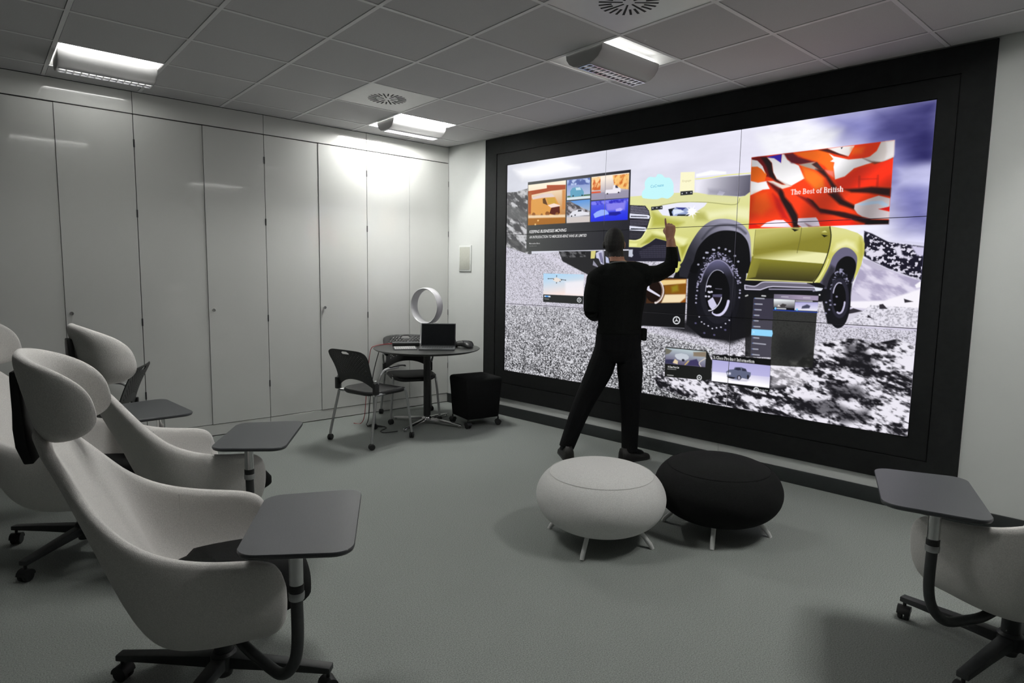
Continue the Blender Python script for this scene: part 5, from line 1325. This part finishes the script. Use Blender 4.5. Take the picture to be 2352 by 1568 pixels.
# ================================================================== ROUND TABLE
TX, TY, TZ = 1.588, -0.425, 0.742
tb = empty('round_table', (TX, TY, 0))
tag(tb, 'round black-topped pedestal table in the corner with a chrome star base', 'table')
MB().lathe([(0.0, TZ-0.026), (0.455, TZ-0.026), (0.492, TZ-0.014), (0.505, TZ-0.004), (0.503, TZ-0.001), (0.499, TZ), (0.0, TZ)], 72).build('table_top', M['tabletop'], tb, angle=30)
MB().lathe([(0.034, 0.06), (0.034, TZ-0.035), (0.10, TZ-0.030), (0.10, TZ-0.0265)], 24).build('pedestal', M['black_plastic'], tb)
MB().lathe([(0.0, 0.035), (0.045, 0.035), (0.052, 0.045), (0.050, 0.068), (0.040, 0.080), (0.034, 0.082)], 24).build('hub', M['chrome'], tb)
for k in range(4):
    lg = MB().rings([[(x, -w, z0), (x, w, z0), (x, w*0.6, z1), (x, -w*0.6, z1)] for x, w, z0, z1 in ((0.035, 0.026, 0.036, 0.066), (0.20, 0.022, 0.030, 0.052), (0.36, 0.018, 0.022, 0.036), (0.385, 0.014, 0.022, 0.030))]).build('base_leg', M['chrome'], tb, bevel=0.004)
    lg.rotation_euler = (0, 0, R(-66+90*k))
    MB().lathe([(0.016, 0.0), (0.016, 0.010), (0.006, 0.012), (0.006, 0.024)], 14, 0.365).build('glide', M['chrome'], lg)

# ------------------------------------------------------------------ on the table
def on_table(name, x, y, rz, label, cat):
    return tag(empty(name, (x, y, TZ), rz), label, cat)
# bladeless fan
fan = on_table('desk_fan', 1.742, -0.182, R(195), 'white bladeless desk fan with a big round ring', 'fan')
MB().lathe([(0.068, 0.0), (0.072, 0.004), (0.072, 0.018), (0.069, 0.022), (0.066, 0.10), (0.064, 0.212)], 36, cap1=True).build('base', M['white_plastic'], fan)
rc, rw = 0.170, 0.046
ringp = [(rc-0.005, -rw), (rc-0.0015, -rw-0.002), (rc+0.010, -rw+0.012), (rc+0.013, 0.0), (rc+0.010, rw-0.008), (rc+0.004, rw), (rc-0.001, rw-0.004), (rc-0.010, 0.0)]
rr_ = []
for k in range(73):
    a = 2*math.pi*k/72
    rr_.append([(y, r*math.cos(a), 0.383 + r*math.sin(a)) for r, y in ringp])
MB().rings(rr_, False, False).build('air_ring', M['white_plastic'], fan, angle=50)
MB().lathe([(0.0, 0), (0.012, 0), (0.012, 0.004), (0, 0.0045)], 16).xform(Matrix.Translation((0.0645, 0, 0.10)) @ Matrix.Rotation(R(90), 4, 'Y')).build('button', M['silver'], fan)

# laptop
lp = on_table('laptop', 1.605, -0.575, R(-38), 'open laptop with a dark screen on the round table', 'laptop')
base = MB().box(-0.165, 0.165, -0.115, 0.115, 0.0, 0.012).build('base', M['laptop_grey'], lp, bevel=0.003)
kb = MB()
for r_ in range(5):
    for k in range(13):
        kb.box(-0.146+k*0.0225, -0.146+k*0.0225+0.019, -0.010+r_*0.0205, -0.010+r_*0.0205+0.017, 0.012, 0.0135)
k_ = kb.build('keyboard_keys', M['key_dark'], base, smooth=False); k_['kind'] = 'stuff'
MB().box(-0.05, 0.05, -0.105, -0.045, 0.0121, 0.0126).build('touchpad', M['key_dark'], base, smooth=False)
tilt = Matrix.Translation((0, 0.112, 0.012)) @ Matrix.Rotation(R(-12), 4, 'X')
lid = MB().box(-0.165, 0.165, -0.003, 0.004, 0.0, 0.222).xform(tilt).build('lid', M['laptop_grey'], lp, bevel=0.002)
MB().box(-0.158, 0.158, -0.0045, -0.0028, 0.012, 0.214).xform(tilt).build('screen', M['laptop_screen'], lid, smooth=False)

# wireless keyboard
kbd = on_table('keyboard', 1.345, -0.425, R(-24), 'pale grey compact keyboard on the left of the laptop', 'keyboard')
kb2 = MB().rings([[(x, -0.058, 0.0), (x, 0.058, 0.0), (x, 0.058, 0.020), (x, -0.058, 0.006)] for x in (-0.105, 0.105)]).build('body', M['laptop_grey'], kbd, bevel=0.002)
kk = MB()
for r_ in range(5):
    for k in range(10):
        x0 = -0.098+k*0.0197; y0 = -0.052+r_*0.0212
        zz = 0.006+(y0+0.058)*0.12
        kk.add([(x0, y0, zz), (x0+0.0165, y0, zz), (x0+0.0165, y0+0.0175, zz+0.002), (x0, y0+0.0175, zz+0.002), (x0, y0, zz+0.003), (x0+0.0165, y0, zz+0.003), (x0+0.0165, y0+0.0175, zz+0.005), (x0, y0+0.0175, zz+0.005)],
               [(3, 2, 1, 0), (4, 5, 6, 7), (0, 1, 5, 4), (1, 2, 6, 5), (2, 3, 7, 6), (3, 0, 4, 7)])
k_ = kk.build('keys', M['key_white'], kb2, smooth=False); k_['kind'] = 'stuff'
# flat black box behind it
bx = on_table('media_box', 1.49, -0.20, R(-28), 'flat black box behind the keyboard on the round table', 'box')
MB().box(-0.13, 0.13, -0.055, 0.055, 0.003, 0.034).build('body', M['black_plastic'], bx, bevel=0.004)
MB().box(-0.127, 0.127, -0.052, 0.052, 0.034, 0.0352).build('lid', M['laptop_grey'], bx, smooth=False)
for sx in (-0.11, 0.11):
    for sy in (-0.04, 0.04):
        MB().lathe([(0.008, 0.0), (0.008, 0.0035)], 10, sx, sy).build('foot', M['black_plastic'], bx)
# conference phone
ph = on_table('conference_phone', 1.905, -0.600, R(20), 'black three-lobed conference phone on the right of the laptop', 'phone')
lob = []
for sc, z in ((0.86, 0.012), (0.98, 0.018), (1.0, 0.026), (0.94, 0.040), (0.78, 0.052), (0.5, 0.060), (0.2, 0.063)):
    lob.append([((0.088+0.042*math.cos(3*a))*sc*math.cos(a), (0.088+0.042*math.cos(3*a))*sc*math.sin(a), z - 0.018*max(0, (0.088+0.042*math.cos(3*a))*sc-0.09)/0.04) for a in [2*math.pi*k/60 for k in range(60)]])
phb = MB().rings(lob).build('body', M['black_plastic'], ph, angle=60)
for k in range(3):
    a = R(120*k)
    MB().lathe([(0.018, 0.0), (0.018, 0.014)], 12, 0.085*math.cos(a), 0.085*math.sin(a)).build('foot', M['black_plastic'], ph)
MB().lathe([(0.030, 0.0), (0.030, 0.004), (0.0, 0.005)], 24).xform(Matrix.Translation((0, 0, 0.0605))).build('speaker_grille', M['dark_metal'], phb)
# thin cable looping up behind the laptop
cb = MB().tube(smooth_path([(1.795, -0.39, TZ+0.02), (1.80, -0.395, TZ+0.075), (1.83, -0.425, TZ+0.118), (1.87, -0.46, TZ+0.105), (1.885, -0.475, TZ+0.06), (1.885, -0.49, TZ+0.006), (1.88, -0.50, TZ+0.003)], 6), 0.0026, 6).build('phone_cable', M['cable_black'])
tag(cb, 'thin dark cable looping up between laptop and conference phone', 'cable')
# red network cable: across the table and down to the floor
rcb = MB().tube(smooth_path([(1.70, -0.05, TZ+0.004), (1.62, -0.02, TZ+0.004), (1.50, 0.02, TZ+0.004), (1.34, -0.005, TZ+0.004), (1.222, -0.080, TZ+0.004), (1.180, -0.070, TZ-0.03), (1.16, -0.06, 0.55), (1.14, -0.05, 0.30), (1.12, -0.05, 0.08), (1.08, -0.05, 0.004), (1.03, 0.0, 0.004)], 6), 0.0032, 6).build('network_cable', M['cable_red'])
tag(rcb, 'red network cable hanging from the round table to the floor', 'cable')
bcb = MB().tube(smooth_path([(1.235, -0.135, 0.705), (1.19, -0.115, 0.52), (1.16, -0.10, 0.30), (1.13, -0.11, 0.06), (1.09, -0.15, 0.005), (1.13, -0.22, 0.005), (1.17, -0.30, 0.005), (1.10, -0.26, 0.011), (1.07, -0.20, 0.005), (1.14, -0.17, 0.005), (1.19, -0.34, 0.005), (1.09, -0.42, 0.005), (1.08, -0.50, 0.005), (1.20, -0.53, 0.005)], 6), 0.004, 6).build('power_cable', M['cable_black'])
tag(bcb, 'black power cable lying in loops under the round table', 'cable')

# ================================================================== BLACK POUF ON CASTERS
pf = empty('pouf', (1.965, -0.700, 0), R(-8))
tag(pf, 'black upholstered cube pouf on casters beside the video wall', 'pouf')
mb = MB().rings([[(x*s, y*s, z) for x, y in rounded_rect(0.395, 0.38, 0.035, 5)] for s, z in ((0.86, 0.085), (0.885, 0.090), (0.97, 0.36), (1.0, 0.435), (0.995, 0.452), (0.965, 0.466), (0.90, 0.472), (0.4, 0.476))])
mb.build('cushion', M['black_fabric'], pf, angle=50)
for sx in (-1, 1):
    for sy in (-1, 1):
        cs = link('caster', CASTM, pf, loc=(0.165*sx, 0.155*sy, 0.0), rotz=R(30*sx+50*sy))

# ================================================================== PEDESTAL LAPTOP TABLE (half hidden by the armchairs)
sp = empty('pedestal_table', (-0.985, -0.03, 0), R(-35))
tag(sp, 'small charcoal pedestal table behind the armchair headrest', 'side table')
link('table_top', TABL, sp, loc=(0, 0, 0.655))
MB().lathe([(0.018, 0.02), (0.018, 0.655)], 16).build('post', M['chrome'], sp)
MB().lathe([(0.12, 0.0), (0.12, 0.008), (0.10, 0.016), (0.02, 0.024), (0.018, 0.024)], 32).build('foot', M['dark_metal'], sp)

# ================================================================== PERSON
def person_mesh():
    """lofted limbs united into one continuous skin; local x = the wearer's right, y = forward, z = up"""
    mb = MB()
    def loft(secs, n=20):
        # (x, y, z, rx, ry): level elliptical sections
        mb.rings([[(x+rx*math.cos(2*math.pi*k/n), y+ry*math.sin(2*math.pi*k/n), z) for k in range(n)] for x, y, z, rx, ry in secs])
    def limb(pts, rad, n=16, sub=4):
        P = smooth_path(pts, sub)
        rs = []
        for i in range(len(rad)-1):
            for k in range(sub): rs.append(rad[i]+(rad[i+1]-rad[i])*k/sub)
        rs.append(rad[-1])
        mb.tube(P, rs, n)
    def ball(x, y, z, rx, ry=None, rz=None, n=16):
        ry = ry or rx; rz = rz or rx
        rings = []
        for a in range(1, 10):
            t = math.pi*a/10
            rings.append([(x+rx*math.sin(t)*math.cos(2*math.pi*k/n), y+ry*math.sin(t)*math.sin(2*math.pi*k/n), z-rz*math.cos(t)) for k in range(n)])
        mb.rings(rings)
    # torso
    loft([(0.095, 0.0, 0.79, 0.150, 0.100), (0.100, 0.0, 0.88, 0.180, 0.122), (0.106, 0.0, 0.98, 0.180, 0.120), (0.110, 0.0, 1.06, 0.170, 0.112), (0.112, 0.0, 1.15, 0.172, 0.115),
          (0.112, 0.0, 1.27, 0.190, 0.125), (0.110, -0.005, 1.38, 0.205, 0.125), (0.108, -0.010, 1.45, 0.195, 0.108), (0.100, -0.012, 1.505, 0.140, 0.085), (0.090, -0.008, 1.545, 0.078, 0.066), (0.083, 0.0, 1.57, 0.060, 0.060)])
    # shoulders
    ball(-0.085, -0.005, 1.415, 0.078, 0.078, 0.085); ball(0.285, 0.005, 1.455, 0.088, 0.082, 0.088)
    limb([(0.08, -0.01, 1.50), (0.20, 0.0, 1.50), (0.29, 0.01, 1.475)], [0.06, 0.068, 0.075])
    limb([(0.08, -0.01, 1.50), (-0.02, 0.0, 1.475), (-0.09, 0.0, 1.43)], [0.06, 0.064, 0.068])
    # neck and head
    limb([(0.080, 0.0, 1.53), (0.070, 0.008, 1.60), (0.060, 0.02, 1.66)], [0.060, 0.056, 0.058])
    ball(0.050, 0.035, 1.715, 0.080, 0.100, 0.112)
    ball(0.050, 0.055, 1.665, 0.062, 0.078, 0.085)
    ball(0.048, 0.128, 1.625, 0.032, 0.028, 0.030)                     # chin
    ball(0.050, 0.150, 1.690, 0.014, 0.022, 0.022)                     # nose
    ball(0.050, 0.133, 1.655, 0.024, 0.014, 0.010)                     # mouth
    for sx in (-1, 1):
        ball(0.050+sx*0.030, 0.126, 1.722, 0.013, 0.010, 0.010)        # eyes
        ball(0.050+sx*0.079, 0.034, 1.690, 0.010, 0.020, 0.030)        # ears
    # raised right arm: shoulder, elbow, wrist
    limb([(0.29, 0.0, 1.465), (0.40, 0.055, 1.475), (0.515, 0.115, 1.530)], [0.074, 0.066, 0.058])
    limb([(0.515, 0.115, 1.530), (0.525, 0.118, 1.60), (0.515, 0.120, 1.70), (0.508, 0.118, 1.755)], [0.058, 0.050, 0.038, 0.030])
    # hand: palm, pointing index, curled fingers, thumb on the side
    mb.rings([[(0.503+hw*cx_, 0.122+0.016*cy_, z) for cx_, cy_ in ((-1, -0.6), (-0.6, -1), (0.6, -1), (1, -0.6), (1, 0.6), (0.6, 1), (-0.6, 1), (-1, 0.6))] for z, hw in ((1.745, 0.028), (1.775, 0.036), (1.81, 0.042), (1.842, 0.041), (1.852, 0.036))])
    limb([(0.474, 0.124, 1.835), (0.468, 0.130, 1.868), (0.466, 0.138, 1.893), (0.465, 0.144, 1.912)], [0.0105, 0.0098, 0.0088, 0.0072], 10)
    for fx, zt in ((0.494, 1.866), (0.515, 1.862), (0.535, 1.850)):
        limb([(fx, 0.124, 1.838), (fx, 0.140, zt), (fx-0.002, 0.162, zt-0.010), (fx-0.003, 0.165, zt-0.034), (fx-0.003, 0.150, zt-0.040)], [0.0105, 0.0105, 0.0098, 0.009, 0.008], 10)
    limb([(0.478, 0.127, 1.785), (0.462, 0.144, 1.808), (0.470, 0.162, 1.826), (0.488, 0.170, 1.834)], [0.013, 0.0115, 0.0105, 0.008], 10)
    # left arm: elbow bent, forearm and hand in front of the body
    limb([(-0.090, 0.0, 1.415), (-0.118, -0.015, 1.30), (-0.120, -0.005, 1.175)], [0.070, 0.062, 0.055])
    limb([(-0.120, -0.005, 1.175), (-0.075, 0.10, 1.135), (-0.005, 0.215, 1.135)], [0.055, 0.047, 0.032])
    mb.rings([[(0.005+0.085*t_*0.6, 0.225+0.085*t_*0.75, 1.135+dz*0.036+0.0) if False else (0.0+0.055*t_+dy*0.012, 0.215+0.062*t_-dy*0.010, 1.137+dz*hw) for dy, dz in ((-1, -0.6), (-0.6, -1), (0.6, -1), (1, -0.6), (1, 0.6), (0.6, 1), (-0.6, 1), (-1, 0.6))] for t_, hw in ((0.0, 0.028), (0.5, 0.038), (1.0, 0.042), (1.35, 0.036))])
    for k, dz in enumerate((0.030, 0.010, -0.010, -0.029)):
        limb([(0.070, 0.288, 1.137+dz), (0.098, 0.302, 1.137+dz*0.95), (0.112, 0.290, 1.137+dz*0.9), (0.104, 0.272, 1.137+dz*0.9)], [0.0105, 0.010, 0.009, 0.008], 10)
    limb([(0.020, 0.235, 1.165), (0.035, 0.250, 1.195), (0.058, 0.268, 1.203)], [0.013, 0.011, 0.008], 10)
    # legs
    limb([(0.035, 0.0, 0.95), (-0.030, 0.005, 0.72), (-0.132, 0.015, 0.49), (-0.200, 0.012, 0.32), (-0.282, 0.000, 0.085)], [0.095, 0.103, 0.083, 0.072, 0.060], 18, 5)
    limb([(0.180, 0.0, 0.95), (0.203, 0.0, 0.72), (0.215, -0.005, 0.48), (0.215, -0.025, 0.30), (0.214, -0.045, 0.075)], [0.095, 0.101, 0.082, 0.070, 0.062], 18, 5)
    # feet inside the shoes
    limb([(-0.275, -0.02, 0.075), (-0.285, 0.06, 0.055), (-0.292, 0.15, 0.040)], [0.040, 0.040, 0.030], 12)
    limb([(0.214, -0.05, 0.075), (0.265, -0.02, 0.055), (0.325, 0.015, 0.040)], [0.040, 0.040, 0.030], 12)
    me = mb.mesh('person', None, smooth=False)
    o = link('tmp', me)
    rm = o.modifiers.new('r', 'REMESH'); rm.mode = 'VOXEL'; rm.voxel_size = 0.0055; rm.adaptivity = 0.0
    sm = o.modifiers.new('m', 'SMOOTH'); sm.factor = 0.5; sm.iterations = 4
    me = bake(o)
    for k in ('cloth_black', 'trouser', 'skin', 'hair'): me.materials.append(M[k])
    n = len(me.polygons)
    co = np.empty(n*3); me.polygons.foreach_get('center', co); co = co.reshape(n, 3)
    x, y, z = co[:, 0], co[:, 1], co[:, 2]
    idx = np.zeros(n, dtype=np.int32)
    idx[z < 1.0] = 1
    armr = (x > 0.42) & (z > 1.685)                     # bare wrist and hand
    handl = (y > 0.205) & (z < 1.3) & (z > 1.0)
    head = (z > 1.565) & (x < 0.30)
    idx[armr | handl | head] = 2
    hair = head & ((z > 1.755) | ((y < 0.075) & (z > 1.600+0.45*np.maximum(0, y+0.02)))) & ~((np.abs(x-0.05) > 0.078) & (z < 1.73) & (y > 0.0))
    hair |= head & (x < 0.028) & (z > 1.60) & (y < 0.11)
    idx[hair] = 3
    me.polygons.foreach_set('material_index', idx)
    me.polygons.foreach_set('use_smooth', [True]*n)
    return me
PROT = R(-41.05)
PX, PY = 2.05, -2.24
ps = link('person', person_mesh(), None, (PX, PY, 0), PROT)
tag(ps, 'person in black clothes seen from behind, right hand pointing at the video wall', 'person')
def shoe(cx, cy, ang, lift):
    secs = [(-0.078, 0.020, 0.060), (-0.072, 0.036, 0.105), (-0.03, 0.044, 0.112), (0.03, 0.044, 0.095), (0.09, 0.046, 0.062), (0.15, 0.048, 0.050), (0.19, 0.038, 0.040), (0.212, 0.018, 0.026)]
    mb = MB().rings([[(x, w, 0.004), (x, w*1.03, 0.018), (x, w*0.92, h*0.65), (x, w*0.55, h), (x, -w*0.55, h), (x, -w*0.92, h*0.65), (x, -w*1.03, 0.018), (x, -w, 0.004)] for x, w, h in secs])
    me = mb.mesh('shoe', M['leather'], angle=80)
    s = link('shoe', me, ps)
    s.location = (cx, cy, lift); s.rotation_euler = (0, 0, ang)
    sole = MB().rings([[(x, w*1.07, 0.0), (x, w*1.07, 0.014), (x, -w*1.07, 0.014), (x, -w*1.07, 0.0)] for x, w, h in secs]).build('sole', M['black_plastic'], s, bevel=0.002)
    return s
shoe(-0.272, -0.02, R(98), 0.0)
shoe(0.205, -0.055, R(30), 0.0)
# belt and collar strap
bl = [(0.108+0.1765*math.cos(2*math.pi*k/48), 0.1185*math.sin(2*math.pi*k/48)) for k in range(48)]
MB().rings([[(0.108+(x-0.108)*s, y*s, z) for x, y in bl] for s, z in ((1.0, 1.005), (1.012, 1.008), (1.012, 1.036), (1.0, 1.040))], False, False).build('belt', M['cloth_black'], ps)
MB().box(0.275, 0.318, -0.045, 0.02, 0.955, 1.05).build('belt_pouch', M['cloth_black'], ps, bevel=0.008)
ln = smooth_path([(0.150, 0.05, 1.505), (0.150, 0.0, 1.548), (0.125, -0.055, 1.560), (0.080, -0.072, 1.560), (0.030, -0.055, 1.552), (0.006, 0.0, 1.535), (0.01, 0.05, 1.495)], 6)
MB().tube(ln, 0.005, 8).build('lanyard', M['lanyard'], ps)
